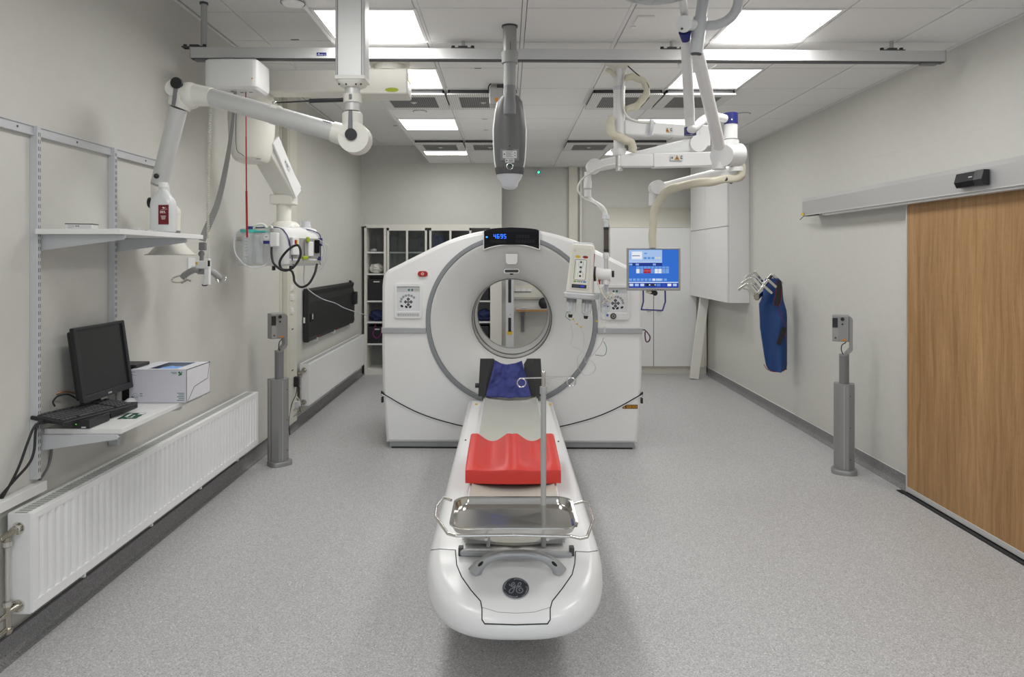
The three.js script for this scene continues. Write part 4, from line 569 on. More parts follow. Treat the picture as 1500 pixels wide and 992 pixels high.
// ---------------------------------------------------------------- patient hoist hanging from the rail
{
  const t = thing('patient_hoist', 'white hoist motor box hanging from the ceiling rail, with strap and spreader bar', 'hoist', [-1.70, 2.86, -4.33]); const o = V(-1.70, 2.86, -4.33), q = (x, y, z) => at(x, y, z).sub(o);
  obj('motor_box', loft([[q(298, 132, 4.2).y + .04, .155], [.088, .166]].length ? [[-.105, .150, .10], [-.09, .164, .118], [-.07, .167, .122], [.055, .167, .122], [.07, .165, .120], [.08, .155, .108]].map(([y, a, b]) => oval(0, y, .008, a, b, 9, 48)) : [], true, true, .5), M.white, t);
  obj('trolley', [box(-.07, .095, -.02, .07, .05, .05, .004), box(.07, .095, -.02, .07, .05, .05, .004)], M.midGrey, t); obj('indicator', box(.135, -.045, .131, .008, .006, .003), M.orange, t);
  for (const [x, z] of [[-.11, .03], [-.02, .05], [.03, .02], [.09, .03]]) obj('vent_hole', box(x, -.1055, z, .02, .003, .008), M.dark, t);
  // strap, twisting as it runs to the wall hook
  const S = [q(345, 128, 4.30), q(341, 180, 4.28), q(332, 240, 4.26), q(318, 300, 4.24), q(303, 335, 4.23), q(296, 353, 4.22)], sc = new THREE.CatmullRomCurve3(S), wd = [.011, .013, .018, .027, .034, .030, .022]; const rr = []; for (let i = 0; i <= 40; i++) { const u = i / 40, c = sc.getPoint(u), tg = sc.getTangent(u), ang = .9 - .75 * Math.min(1, u * 1.2), w = .024, side = V(Math.cos(ang), 0, Math.sin(ang)); const sx = side.clone().addScaledVector(tg, -side.dot(tg)).normalize(), n = sx.clone().cross(tg).normalize(); rr.push([[-w, -.0015], [w, -.0015], [w, .0015], [-w, .0015]].map(([a, b]) => c.clone().addScaledVector(sx, a).addScaledVector(n, b))); } obj('strap', loft(rr, true, true, .4), M.greyPlastic, t, 'grey webbing strap');
  obj('strap_clip', [box(...q(297, 361, 4.22).toArray(), .042, .05, .026, .006), rod(q(296, 368, 4.22), q(295, 384, 4.22), .012), ringG(q(295, 372, 4.22), .014, .006)], M.midGrey, t);
  const cord = [q(360, 131, 4.3), q(360.5, 200, 4.3), q(361, 280, 4.3), q(362, 362, 4.3)]; obj('pull_cord', [tube(cord.slice(0, 3), .0032, 20, 6), rod(cord[1], cord[2], .0042), rod(cord[2], cord[3].clone().add(V(0, .06, 0)), .0065)], M.redDeep, t, 'dark red pull cord');
  // coiled hand-control lead
  const cc = []; const c0 = q(309, 150, 4.22), c1 = q(305, 350, 4.2); for (let i = 0; i <= 620; i++) { const u = i / 620, a = i * .62 * 1.25; const c = c0.clone().lerp(c1, u); cc.push(V(c.x + .0075 * Math.cos(a) - .008 * Math.sin(u * 3), c.y, c.z + .0075 * Math.sin(a))); } obj('coiled_lead', [new THREE.TubeGeometry(new THREE.CatmullRomCurve3(cc), 1000, .0026, 4)], M.cream, t, 'cream coiled lead'); obj('lead_tail', tube([c1, q(306, 370, 4.2), q(305, 385, 4.2)], .0028, 10, 6), M.cream, t);
  obj('spreader_bar', [tube([q(267, 407, 4.16), q(272, 402, 4.16), q(283, 396, 4.16), q(293, 396, 4.16)], .019, 24, 10), tube([q(303, 396, 4.2), q(312, 399, 4.22), q(321, 406, 4.25), q(325, 408, 4.26)], .019, 24, 10), box(...q(297, 393, 4.19).toArray(), .06, .075, .05, .012)], M.greyPlastic, t, 'grey padded spreader bar'); obj('bar_core', [box(...q(298, 388, 4.175).toArray(), .075, .05, .055, .006), box(...q(304, 398, 4.165).toArray(), .03, .16, .03, .004)], M.white, t); obj('core_print', [box(...q(306, 386, 4.13).toArray(), .012, .035, .006)], M.black, t); obj('core_tag', box(...q(288, 386, 4.14).toArray(), .012, .012, .006), M.yellow, t);
  const loop = (a, b, m) => tube([a, a.clone().lerp(b, .3).add(V(0, .02, 0)), b.clone().add(V(0, .012, 0)), b.clone().add(V(0, -.012, .01)), a.clone().lerp(b, .3).add(V(0, -.02, .01))], .005, 40, 6, true); obj('sling_hook', loop(q(272, 408, 4.15), q(254, 410, 4.15)), M.chrome, t); obj('sling_hook', loop(q(316, 407, 4.25), q(330, 409, 4.25)), M.chrome, t); obj('latch', [rod(q(274, 410, 4.14), q(266, 415, 4.14), .006), rod(q(274, 410, 4.14), q(279, 412, 4.14), .006)], M.chrome, t); obj('latch', [rod(q(318, 408, 4.24), q(320, 414, 4.24), .007)], M.chrome, t);
  obj('hand_hook', tube([q(304, 415, 4.16), q(303, 418, 4.16), q(298, 418.5, 4.16), q(296, 417, 4.16)], .004, 14, 6), M.dark, t);
  const w = thing('hoist_wall_hook', 'small white wall hook behind the hoist spreader bar', 'hook', [XL, 1.65, -4.6]); obj('plate', span(0, .012, -.04, .06, -.05, .05, .003), M.white, w); obj('arm', [span(.012, .10, -.01, .01, -.012, .012, .003)], M.white, w);
}
// ---------------------------------------------------------------- media pendant
{
  const o = at(571, 90, 4.85); o.y = YC; const t = thing('medical_pendant', 'white ceiling pendant with swivelling arms, drum and gas outlet console', 'pendant', o.toArray()); const q = (x, y, z) => at(x, y, z).sub(o);
  obj('ceiling_flange', [rod(V(0, 0, 0), V(0, -.03, 0), .14, .14, 32), rod(V(0, -.03, 0), V(0, -.075, 0), .115, .12, 32)], M.warmWhite, t);
  const yA = -.055 - .105; obj('boom', [span(q(395, 0, 4.85).x, q(538, 0, 4.85).x, yA - .07, yA + .085, -.09, .09, .012)], M.warmWhite, t); obj('boom_head', [span(q(520, 0, 4.75).x, q(597, 0, 4.75).x, yA - .09, yA + .09, -.11, .11, .014)], M.warmWhite, t);
  obj('sticker', [new THREE.CylinderGeometry(.046, .046, .003, 32).rotateX(Math.PI / 2).scale(1, .32, 1).translate(q(574, 0, 4.74).x, yA - .062, .1115)], M.lime, t, 'lime green oval sticker'); obj('end_sticker', [box(q(597, 0, 4.75).x + .0012, yA + .035, .03, .002, .05, .14)], M.lime, t);
  const D = q(369, 0, 4.85), dy1 = q(0, 134, 4.85).y, dy0 = q(0, 238, 4.85).y; obj('drum', loft([[dy1 + .17, .10, .12], [dy1 + .02, .115, .13], [dy1, .125, .15], [dy1 - .05, .138, .16], [dy1 - .2, .142, .165], [dy0 + .10, .135, .16], [dy0 + .02, .11, .14], [dy0, .09, .115]].map(([y, a, b]) => oval(D.x, y, D.z + .0, a, b, 3.2, 40)), true, true, .6), M.warmWhite, t); obj('drum_seam', [tube([V(D.x - .045, dy1 - .1, .168), V(D.x - .045, dy0 + .09, .168), V(D.x - .02, dy0 + .04, .15), V(D.x + .03, dy0 + .012, .125), V(D.x + .1, dy0 + .01, .1)], .002, 30, 5)], M.gap, t);
  // spring arm to the console
  const a = V(D.x + .04, dy0 + .10, -.08), c0 = q(416, 293, 5.25), b = V(c0.x + .04, c0.y + .02, c0.z); obj('spring_arm', [bar(a.clone().add(V(0, .05, .02)), b.clone().add(V(0, .035, 0)), .17, .13, .012)], M.warmWhite, t); obj('arm_shell', [bar(a.clone().add(V(.105, .07, .02)), b.clone().add(V(.075, .02, .03)), .018, .10, .004)], M.white, t);
  { const m = a.clone().add(V(.117, .07, .02)).lerp(b.clone().add(V(.087, .02, .03)), .45); const g = new THREE.PlaneGeometry(.10, .03); const d = b.clone().sub(a).normalize(), n = V(0, 1, 0).cross(d).normalize(); if (n.x < 0) n.negate(); const up = n.clone().cross(d); g.applyMatrix4(new THREE.Matrix4().makeBasis(d, up, n.clone())).translate(m.x, m.y, m.z); obj('arm_print', g, print(192, 58, (c, w, h) => { c.fillStyle = '#cfcfc8'; c.fillRect(0, 0, w, h); c.fillStyle = '#20246e'; c.font = 'bold 46px sans-serif'; c.fillText('drägr', 18, 44); }), t); }
  obj('arm_foot', [box(c0.x, c0.y + .0, c0.z, .17, .075, .15, .01)], M.warmWhite, t); const cy = q(416, 330, 5.25).y; obj('down_tube', rod(V(c0.x, c0.y - .03, c0.z), V(c0.x, cy - .01, c0.z), .055), M.warmWhite, t);
  obj('dome', [loft([[cy + .03, .06, .06], [cy + .022, .085, .08], [cy, .105, .1], [cy - .05, .115, .11]].map(([y, p, r]) => oval(c0.x + .01, y, c0.z, p, r, 2.2)))], M.warmWhite, t);
  // console: a box turned 35 degrees with two outlet sides
  const con = new THREE.Group(); con.name = 'console'; con.position.set(c0.x - .045, cy - .165, c0.z + .02); con.rotation.y = -.55; t.add(con);
  obj('console_body', [loft([[-.145, .92], [-.13, 1], [.06, 1], [.10, .99], [.13, .93], [.142, .82]].map(([y, k]) => oval(0, y, 0, .29 * k, .19 * k, 7, 48)), true, true, .6)], M.white, con); obj('console_trim', [tube([V(.292, -.14, .10), V(.294, 0, .13), V(.285, .09, .16), V(.2, .135, .165), V(-.06, .14, .17)], .004, 40, 6), tube([V(.292, -.14, -.16), V(.296, 0, -.16), V(.288, .09, -.16), V(.28, .125, -.06), V(.2, .142, .05)], .004, 40, 6)], M.blueTrim, con, 'dark blue edge piping');
  obj('side_rail', [box(-.04, .06, .198, .36, .028, .012, .002)], M.steel, con); obj('rail_mount', box(.125, .06, .195, .03, .034, .012), M.dark, con); obj('data_plate', [box(-.06, -.06, .193, .095, .12, .006, .002)], print(96, 128, (g, w, h) => { g.fillStyle = '#d4d5d2'; g.fillRect(0, 0, w, h); g.strokeStyle = '#8a8c8c'; g.lineWidth = 4; g.strokeRect(4, 4, w - 8, h - 8); g.fillStyle = '#777'; g.fillRect(26, 30, 24, 4); g.fillRect(18, 92, 22, 9); g.fillRect(50, 92, 22, 9); }), con);
  obj('outlet_panel', [span(.286, .294, -.09, .06, -.16, .13, .002)], M.greyPlastic, con); obj('outlet', [box(.302, .0, .095, .03, .13, .06, .006)], M.white, con); obj('outlet_mark', [box(.318, .03, .095, .003, .03, .026)], M.redDeep, con); obj('outlet_mark', [box(.3185, .03, .087, .003, .03, .01)], M.yellow, con); obj('outlet', [box(.302, -.02, -.05, .03, .11, .05, .006)], M.white, con); obj('outlet', [box(.302, .0, -.12, .02, .10, .04, .006)], M.blackGloss, con); obj('hose_grip', [box(.318, .05, -.015, .02, .04, .022, .006)], M.lime, con); obj('hose_grip', [box(.318, -.085, .01, .02, .026, .05, .006)], M.lime, con); obj('side_bracket', [span(.296, .306, -.09, .05, -.03, .0, .002)], M.greyPlastic, con); obj('lower_rail', [span(.29, .305, -.132, -.105, -.15, .13, .002)], M.steel, con);
  obj('corner_guard', [box(.29, .035, -.165, .03, .06, .02, .004)], M.blueTrim, con); obj('corner_guard', [box(.29, -.09, -.15, .03, .03, .02, .004)], M.blueTrim, con); obj('under_foot', [box(.08, -.16, .10, .02, .04, .02, .003), box(.25, -.155, .08, .03, .03, .02, .003)], M.black, con); obj('top_knob', [rod(V(.20, .14, -.10), V(.20, .19, -.10), .04, .034)], M.lightGrey, con);
  // suction jar and regulator hooked on the rail
  const w0 = o.clone().negate(); const j = thing('suction_jar', 'clear suction jar with a turquoise lid on the pendant console', 'suction jar', at(370, 356, 4.93).toArray());
  const jy = .075; obj('jar', loft([[-.15, .036], [-.145, .040], [jy, .046], [jy + .005, .046]].map(([y, r]) => oval(-.03, y, 0, r, r, 2, 28)), true, true), M.clearPlastic, j); obj('jar', loft([[-.15, .03], [-.145, .034], [jy - .02, .038], [jy - .015, .038]].map(([y, r]) => oval(.045, y, .01, r, r, 2, 28)), true, true), M.clearPlastic, j); obj('lid', [rod(V(-.03, jy, 0), V(-.03, jy + .022, 0), .056), box(.05, jy + .006, .0, .11, .016, .06, .006)], M.cyan, j, 'turquoise lid'); obj('valve', rod(V(-.02, jy + .02, 0), V(-.02, jy + .045, 0), .026), M.blueTrim, j);
  obj('scale_marks', Array.from({ length: 8 }, (_, i) => box(-.03, -.11 + i * .022, .0455 - (.05 - i * .006) * .02, .02, .002, .001)), M.lightGrey, j);
  obj('hose', [tube([V(-.08, .09, 0), V(-.12, .07, .0), V(-.13, 0, .01), V(-.10, -.09, .04), V(-.02, -.165, .06), V(.06, -.175, .06), V(.13, -.14, .05), V(.165, -.06, .05), V(.17, .0, .04)], .0055, 60, 8)], M.frosted, j, 'clear plastic hose'); obj('top_hose', [tube([V(-.0, .10, 0), V(.03, .13, 0), V(.07, .135, -.01), V(.10, .11, -.02), V(.13, .12, -.01), V(.155, .08, .0)], .009, 40, 8)], M.warmWhite, j);
  const r = thing('vacuum_regulator', 'grey round vacuum gauge with black hose on the pendant console', 'regulator', at(393, 350, 4.88).toArray()); obj('dial', [rod(V(-.005, .0, -.02), V(-.005, 0, .024), .047, .044, 32)], M.lightGrey, r); obj('dial_face', [rod(V(-.005, .012, .024), V(-.005, .012, .027), .02)], M.paper, r); obj('needle', box(-.005, .014, .028, .016, .004, .002), M.dark, r); obj('display', box(-.005, -.025, .025, .045, .022, .004), M.blueTrim, r); obj('body', [box(.045, -.005, -.005, .05, .10, .06, .006)], M.white, r); obj('knob', rod(V(.03, .05, 0), V(.03, .075, 0), .018), M.greyPlastic, r);
  obj('pressure_hose', [tube([V(.03, -.06, .02), V(.035, -.12, .03), V(.06, -.18, .05), V(.13, -.225, .06), V(.20, -.20, .06), V(.245, -.12, .05), V(.235, -.055, .05), V(.20, -.05, .04), V(.14, -.09, .03), V(.09, -.16, .02), V(.10, -.215, .01), V(.16, -.225, .0), V(.18, -.26, -.0), V(.19, -.31, .0), V(.235, -.345, .0), V(.29, -.32, .0), V(.325, -.25, -.02), V(.335, -.18, -.05)], .0085, 160, 10)], M.black, r, 'looped black pressure hose');
  const lead = thing('grey_lead', 'bundle of thin grey leads hanging at the far side of the pendant console', 'leads', at(468, 360, 5.2).toArray()); for (const [k, dx] of [[0, .0], [1, .02], [2, .035]]) obj('lead', tube([V(-.01, .03 + k * .01, 0), V(.03 + dx, 0, 0), V(.035 + dx, -.06, 0), V(.01 + dx * .5, -.12 - k * .02, 0), V(-.04, -.17 - k * .02, 0)], .003, 30, 6), M.lightGrey, lead);
  obj('long_lead', tube([V(-.115, -.15, 0), V(-.11, -.3, .0), V(-.105, -.42, -.4), V(-.10, -.50, -.9), V(-.06, -.56, -1.1), V(.06, -.66, -1.5)], .004, 50, 6), M.lightGrey, lead);
}
// ---------------------------------------------------------------- pod on the central pole
{
  const o = V(.019, YC, -4.09); const t = thing('ceiling_pod', 'dark grey oval sensor pod on a thick grey pole over the scanner', 'sensor pod', o.toArray()); const q = (x, y, z) => at(x, y, z).sub(o), y = (p) => q(0, p, 4.09).y;
  obj('pole', [rod(V(0, 0, 0), V(0, y(80), 0), .041, .041, 32)], std(C(.33, .33, .32), .4, .4), t); obj('pole_sleeve', rod(V(0, y(78), 0), V(0, y(140), 0), .036, .036, 32), M.greyPlastic, t); obj('collar', [rod(V(0, y(77), 0), V(0, y(93), 0), .051, .048, 32)], std(C(.36, .36, .35), .5), t); obj('slot', box(.004, y(70), .041, .003, .05, .003), M.dark, t); obj('flange', rod(V(0, 0, 0), V(0, -.008, 0), .048), M.dark, t);
  const pod = (k, d0) => [[142, .055], [150, .078], [165, .089], [190, .1], [215, .098], [235, .092], [252, .080], [262, .066]].map(([p, a]) => { const N = 36, r = []; for (let i = 0; i < N; i++) { const an = i / N * Math.PI * 2; r.push(V(a * k * Math.cos(an) * 1.0, y(p), (d0 + .055 * Math.sin(an)) )); } return r; });
  obj('shell', loft(pod(1.03, -.03), true, true, .8), M.white, t); obj('back_cover', loft(pod(.965, .006).map(r => r), true, true, .8), M.podGrey, t); 
  obj('neck', [loft([[128, .036], [140, .038], [156, .045], [170, .045], [174, .03]].map(([p, a]) => oval(0, y(p), .02, a, a * 1.2, 2.4)))], M.midGrey, t);
  obj('dark_rim', loft([[246, .0885], [250, .088], [254, .084], [256, .08]].map(([p, a]) => oval(0, y(p), .004, a, .062, 2.4))), M.dark, t); obj('lower_cap', loft([[253, .080], [262, .070], [268, .052], [274, .046], [277, .03], [278, .01]].map(([p, a]) => oval(0, y(p), .004, a, Math.min(.06, a), 2.2))), M.frosted, t, 'pale translucent lower cap');
  obj('rating_plate', new THREE.PlaneGeometry(.084, .045).translate(0, y(228.5), .0618), print(192, 104, (g, w, h) => { g.fillStyle = '#c8cac8'; g.fillRect(0, 0, w, h); g.fillStyle = '#555'; for (let i = 0; i < 5; i++) g.fillRect(46, 16 + i * 16, 90 - (i % 2) * 24, 5); g.fillRect(14, 40, 18, 18); g.fillRect(158, 26, 16, 12); g.fillRect(158, 62, 16, 12); }), t); obj('lower_plate', new THREE.PlaneGeometry(.054, .024).translate(0, y(237.5), .0618), print(128, 56, (g, w, h) => { g.fillStyle = '#c8cac8'; g.fillRect(0, 0, w, h); g.fillStyle = '#444'; g.fillRect(12, 18, 18, 18); for (let i = 0; i < 3; i++) g.fillRect(50, 14 + i * 12, 60, 5); }), t);
  obj('plate_recess', box(0, y(229), .057, .11, .07, .006, .002), M.midGrey, t);
  obj('lamp_ring', [ringG(V(0, y(246), .062), .018, .004)], M.steel, t); obj('lamp_glass', ball(V(0, y(246), .06), .015, 1, 1, .4), std(C(.004, .05, .035), .1), t); obj('screw', ball(V(0, y(216), .06), .004), M.black, t);
  const c = thing('ceiling_camera', 'small grey camera box with orange sticker under the ceiling behind the pod', 'camera', at(727, 140, 5.5).toArray()); obj('body', box(0, -.02, 0, .11, .13, .16, .008), M.aluPaint, c); obj('sticker', box(.0, -.05, .081, .022, .03, .002), M.orange, c); obj('mount', [box(.05, .075, 0, .09, .07, .09, .008), rod(V(.06, .10, 0), V(.06, YC - at(727, 140, 5.5).y, 0), .04)], M.dark, c); obj('cable', tube([V(-.05, .0, .05), V(-.06, .06, .06), V(0, .11, .05), V(.05, .12, .03)], .005, 20, 6), M.black, c);
}

// ---------------------------------------------------------------- operating lamp with tube arms
{
  const o = at(1031, 0, 3.6); o.y = YC; const t = thing('operating_light', 'white tubular operating light arms with dark blue joints hanging near the door side', 'operating light', o.toArray()); const q = (x, y, z) => at(x, y, z).sub(o);
  obj('ceiling_flange', rod(V(0, 0, 0), V(0, -.012, 0), .10, .10, 32), M.white, t);
  obj('sleeve', [rod(V(0, 0, 0), q(1025, 36, 3.6), .030), rod(q(1026, 26, 3.6), q(1019.5, 79, 3.6), .0365, .0345)], M.lightGrey, t); obj('sleeve_mouth', rod(q(1019.6, 78, 3.6), q(1019.4, 79.4, 3.6), .028), M.dark, t);
  const j = q(1054, 216, 4.28); obj('slanted_tube', rod(q(1020.5, 74, 3.63), j, .034, .038), M.white, t);
  obj('knuckle', [rod(q(1053, 207, 4.3), q(1053, 248, 4.3), .043), rod(q(1057, 228, 4.25), q(1057, 228, 4.4), .070)], M.white, t); obj('knuckle', [rod(q(1070, 206, 4.32), q(1070, 240, 4.32), .052, .056), rod(q(1063, 227, 4.3), q(1083, 227, 4.34), .072)], M.white, t); obj('knuckle_gap', [ringG(q(1072, 227, 4.33), .073, .003, 'x')], M.dark, t);
  obj('tower', [rod(q(1070.5, 207, 4.32), q(1070.5, 182, 4.32), .041)], M.white, t); obj('tower_gap', rod(q(1070.5, 205, 4.32), q(1070.5, 204, 4.32), .0418), M.dark, t); obj('tower_cap', [rod(q(1070.5, 182.5, 4.32), q(1070.5, 166, 4.32), .043)], M.blueTrim, t, 'dark blue tower cap'); obj('cap_mark', box(...q(1072, 175, 4.27).toArray(), .008, .008, .004), M.paper, t);
  obj('curved_arm', tube([q(1062, 174, 4.3), q(1046, 171, 4.25), q(1030, 176, 4.18), q(1018, 187, 4.12), q(1011, 192, 4.1)], .026, 30, 12), M.white, t); obj('blue_joint', [rod(q(1011, 198, 4.1), q(1011, 187, 4.1), .036)], M.blueTrim, t, 'dark blue lower joint'); obj('blue_joint_ball', ball(q(1013, 190, 4.08), .03), M.white, t);
  obj('upright_tube', [rod(q(1011, 188, 4.1), q(1010, 167, 4.05), .029), rod(q(1010, 167, 4.05), q(1004, 50, 3.62), .031, .027)], M.white, t);
  obj('blue_collar', rod(q(1004.5, 60, 3.63), q(1003.5, 47, 3.6), .020, .034), M.blueTrim, t); obj('upper_joint', [rod(q(1003, 36, 3.62), q(1001.5, 35, 3.5), .042, .042, 32), rod(q(1003, 36, 3.58), q(1020, 38, 3.6), .03)], M.white, t); obj('joint_screw', ball(q(1002, 28, 3.5), .006), M.dark, t); obj('joint_screw', ball(q(999, 42, 3.5), .006), M.dark, t);
  obj('yoke', tube([q(1034, 38, 3.62), q(1052, 36, 3.6), q(1070, 26, 3.58), q(1080, 10, 3.55), q(1082, -8, 3.5), q(1078, -12, 3.4)], .026, 40, 12), M.lightGrey, t);
  const L = V(.73, 2.995, -3.25).sub(o); obj('lamp_head', [lathe([[0, .05], [.10, .045], [.17, .02], [.192, -.004], [.188, -.012], [.165, -.014], [0, -.012]], 56).translate(L.x, L.y, L.z)], M.lightGrey, t, 'round lamp head'); obj('lamp_glass', rod(V(L.x, L.y - .018, L.z), V(L.x, L.y - .013, L.z), .165, .165, 48), M.glass, t); obj('lamp_link', [rod(L.clone().add(V(.1, .03, 0)), q(1003, 24, 3.58), .02)], M.white, t);
}
tag(obj('ceiling_dish', lathe([[0, -.05], [.07, -.05], [.11, -.03], [.135, -.012], [.14, 0], [0, 0]], 40).translate(1.365, YC, -4.87), M.white), 'shallow white dish on the ceiling behind the operating light tubes', 'ceiling fitting');
tag(obj('ceiling_plate', [box(.80, YC - .006, -3.98, .10, .012, .14, .004), box(.76, YC - .004, -4.1, .03, .008, .03, .002)], M.tee), 'small white fixing plate on the ceiling above the crossing rail', 'ceiling fitting');
// ---------------------------------------------------------------- pole with two articulated arms: injector and monitor
{
  const o = V(.795, YC, -4.82); const t = thing('support_pole', 'slim white ceiling pole with two articulated arms and fabric cable sleeves', 'ceiling arm', o.toArray()); const q = (x, y, z) => at(x, y, z).sub(o), y = (p) => q(0, p, 4.82).y;
  obj('ceiling_cup', [lathe([[.105, 0], [.10, -.02], [.07, -.045], [.045, -.055], [.04, -.06], [0, -.06]], 36)], M.warmWhite, t); obj('pole', [rod(V(0, -.04, 0), V(0, y(130), 0), .036), rod(V(0, y(130), 0), V(0, y(222), 0), .041, .039), loft([[218, .05], [222, .05], [228, .04]].map(([p, a]) => oval(0, y(p), 0, a, a)))], M.white, t); obj('pole_strap', [rod(V(0, y(127), 0), V(0, y(133), 0), .043)], M.frosted, t); obj('pole_tip', [rod(V(0, y(228), 0), V(0, y(244), 0), .026), rod(V(0, y(245), 0), V(0, y(250), 0), .027)], M.steel, t);
  // upper arm, to the injector
  const j1 = q(1030, 200, 4.95); obj('upper_arm', [bar(V(.03, y(188), 0), q(955, 189, 4.86), .07, .105, .012), bar(q(950, 189, 4.86), j1.clone().add(V(-.02, .03, 0)), .07, .085, .01)], M.white, t); obj('arm_strap', rod(q(951, 187, 4.83), q(955, 187.5, 4.83), .058), M.frosted, t); obj('upper_joint', [box(j1.x, j1.y, j1.z, .085, .15, .09, .012), rod(j1.clone().add(V(-.05, -.06, .0)), j1.clone().add(V(-.05, -.06, .07)), .062)], M.white, t);
  const k1 = q(866, 245, 5.1); obj('injector_arm', [loft([0, .1, .3, .7, 1].map((u, i) => { const c = j1.clone().add(V(-.05, -.07, .02)).lerp(k1, u), r = [.06, .064, .058, .045, .042][i]; return Array.from({ length: 16 }, (_, n) => { const a = n / 16 * Math.PI * 2; return c.clone().add(V(0, r * Math.cos(a), r * .7 * Math.sin(a))); }); }), true, true, .9)], M.white, t); obj('injector_knuckle', [rod(k1.clone().add(V(.02, .005, -.05)), k1.clone().add(V(.02, .005, .05)), .055), rod(q(861, 252, 5.1), q(861, 275, 5.1), .026), rod(q(861, 265, 5.1), q(861, 276, 5.1), .030), rod(q(861, 278, 5.1), q(861, 288, 5.1), .026)], M.white, t);
  obj('swan_neck', tube([q(862, 287, 5.1), q(866, 294, 5.1), q(876, 300, 5.1), q(884, 307, 5.1), q(887, 316, 5.1), q(887.5, 324, 5.1)], .019, 30, 12), M.white, t); obj('neck_band', rod(q(887.5, 315, 5.1), q(887.5, 321, 5.1), .026), M.frosted, t);
  const box2 = q(1063, 233, 4.88); obj('lower_arm', [bar(V(.0, y(236), .0), q(955, 236, 4.84), .075, .088, .008), bar(q(955, 236, 4.84), box2, .08, .10, .008)], M.white, t); obj('lower_joint', [rod(box2.clone().add(V(.08, .06, 0)), box2.clone().add(V(.08, -.09, 0)), .055)], M.white, t);
  const warn = (p, w) => obj('warning_sticker', new THREE.PlaneGeometry(w, w * .42).translate(p.x, p.y, p.z), print(192, 80, (g, W, H) => { g.fillStyle = '#d9d9d4'; g.fillRect(0, 0, W, H); g.fillStyle = '#20201c'; g.beginPath(); g.moveTo(60, 74); g.lineTo(98, 4); g.lineTo(136, 74); g.fill(); g.fillStyle = '#dd9316'; g.beginPath(); g.moveTo(68, 69); g.lineTo(98, 13); g.lineTo(128, 69); g.fill(); g.fillStyle = '#20201c'; g.fillRect(88, 40, 20, 18); g.fillRect(12, 30, 14, 26); g.fillRect(30, 24, 8, 34); g.fillRect(148, 14, 10, 50); g.fillRect(164, 8, 12, 22); g.fillRect(162, 42, 16, 20); }), t, 'orange warning triangle sticker'); warn(q(977, 190.5, 4.852), .085); warn(q(991.5, 231, 4.80), .09);
  const k2 = q(1078, 252, 4.9), m2 = q(962, 277, 5.15); obj('monitor_arm', [loft([0, .15, .5, .85, 1].map((u, i) => { const c = k2.clone().lerp(m2, u), r = [.05, .058, .05, .04, .04][i]; return Array.from({ length: 16 }, (_, n) => { const a = n / 16 * Math.PI * 2; return c.clone().add(V(0, r * Math.cos(a), r * .7 * Math.sin(a))); }); }), true, true, .9)], M.white, t); obj('monitor_knuckle', [rod(m2.clone().add(V(0, .01, -.05)), m2.clone().add(V(0, .01, .05)), .054), rod(q(957, 283, 5.15), q(957, 301, 5.15), .032, .036), rod(q(957, 300, 5.2), q(957, 364, 5.2), .016)], M.white, t); obj('arm_underside', [rod(q(1062, 262, 4.88), q(1072, 266, 4.9), .018)], M.dark, t);
  // fabric sleeves: wrinkled tubes
  const sleeve = (pts, r, n = 70) => { const c = new THREE.CatmullRomCurve3(pts), R = []; for (let i = 0; i <= n; i++) { const u = i / n, p = c.getPoint(u), tg = c.getTangent(u), s = tg.clone().cross(V(.1, .2, 1)).normalize(), nn = s.clone().cross(tg); R.push(Array.from({ length: 14 }, (_, k) => { const a = k / 14 * Math.PI * 2, w = r * (1 + .22 * Math.sin(i * .55 + 2 * Math.cos(a)) * .6 + .25 * noise.noise(Math.cos(a) * 1.5, Math.sin(a) * 1.5, i * .25)); return p.clone().addScaledVector(s, w * Math.cos(a)).addScaledVector(nn, w * .75 * Math.sin(a)); })); } return loft(R, true, true, 1.4); };
  obj('cable_sleeve', sleeve([q(1072, 236, 4.84), q(1086, 245, 4.85), q(1086, 256, 4.86), q(1070, 262, 4.88), q(1046, 265, 4.92), q(1012, 270, 4.98), q(985, 276, 5.04), q(970, 288, 5.08), q(960, 305, 5.12), q(956, 330, 5.15), q(957, 362, 5.18)], .030), M.sleeve, t, 'cream fabric cable sleeve'); obj('cable_sleeve', sleeve([q(897, 172, 4.78), q(893, 185, 4.77), q(900, 198, 4.75), q(912, 203, 4.75), q(922, 208, 4.76), q(927, 216, 4.78), q(926, 223, 4.79)], .030, 40), M.sleeve, t); obj('cable_sleeve', sleeve([q(916, 113, 4.78), q(930, 114, 4.77), q(942, 119, 4.77), q(947, 130, 4.77), q(942, 145, 4.78), q(930, 156, 4.79), q(916, 161, 4.79)], .024, 50), M.sleeve, t); obj('cable_sleeve', sleeve([q(889, 101, 4.8), q(896, 106, 4.79), q(901, 112, 4.79)], .016, 16), M.sleeve, t);
  obj('grey_lead', [tube([q(917, 100, 4.78), q(914, 115, 4.78), q(912, 135, 4.77), q(914, 160, 4.77), q(920, 172, 4.78), q(935, 178, 4.8), q(960, 180, 4.82)], .008, 50, 8), tube([q(1020, 200, 4.9), q(1016, 210, 4.93), q(1000, 220, 4.97), q(970, 225, 5.0)], .006, 30, 6), tube([q(905, 240, 5.0), q(885, 244, 5.02), q(865, 253, 5.04), q(850, 266, 5.04), q(847, 280, 5.04), q(856, 291, 5.06), q(872, 299, 5.08), q(883, 310, 5.09)], .0065, 60, 8)], M.warmWhite, t); obj('black_lead', tube([q(919, 96, 4.78), q(930, 106, 4.77), q(942, 116, 4.76), q(950, 126, 4.76), q(949, 136, 4.76)], .004, 30, 6), M.black, t);
  // monitor
  const mc = at(957, 394.5, 5.2), mo = thing('touch_monitor', 'flat grey monitor with a bright blue screen hanging beside the gantry', 'monitor', mc.toArray(), -.02);
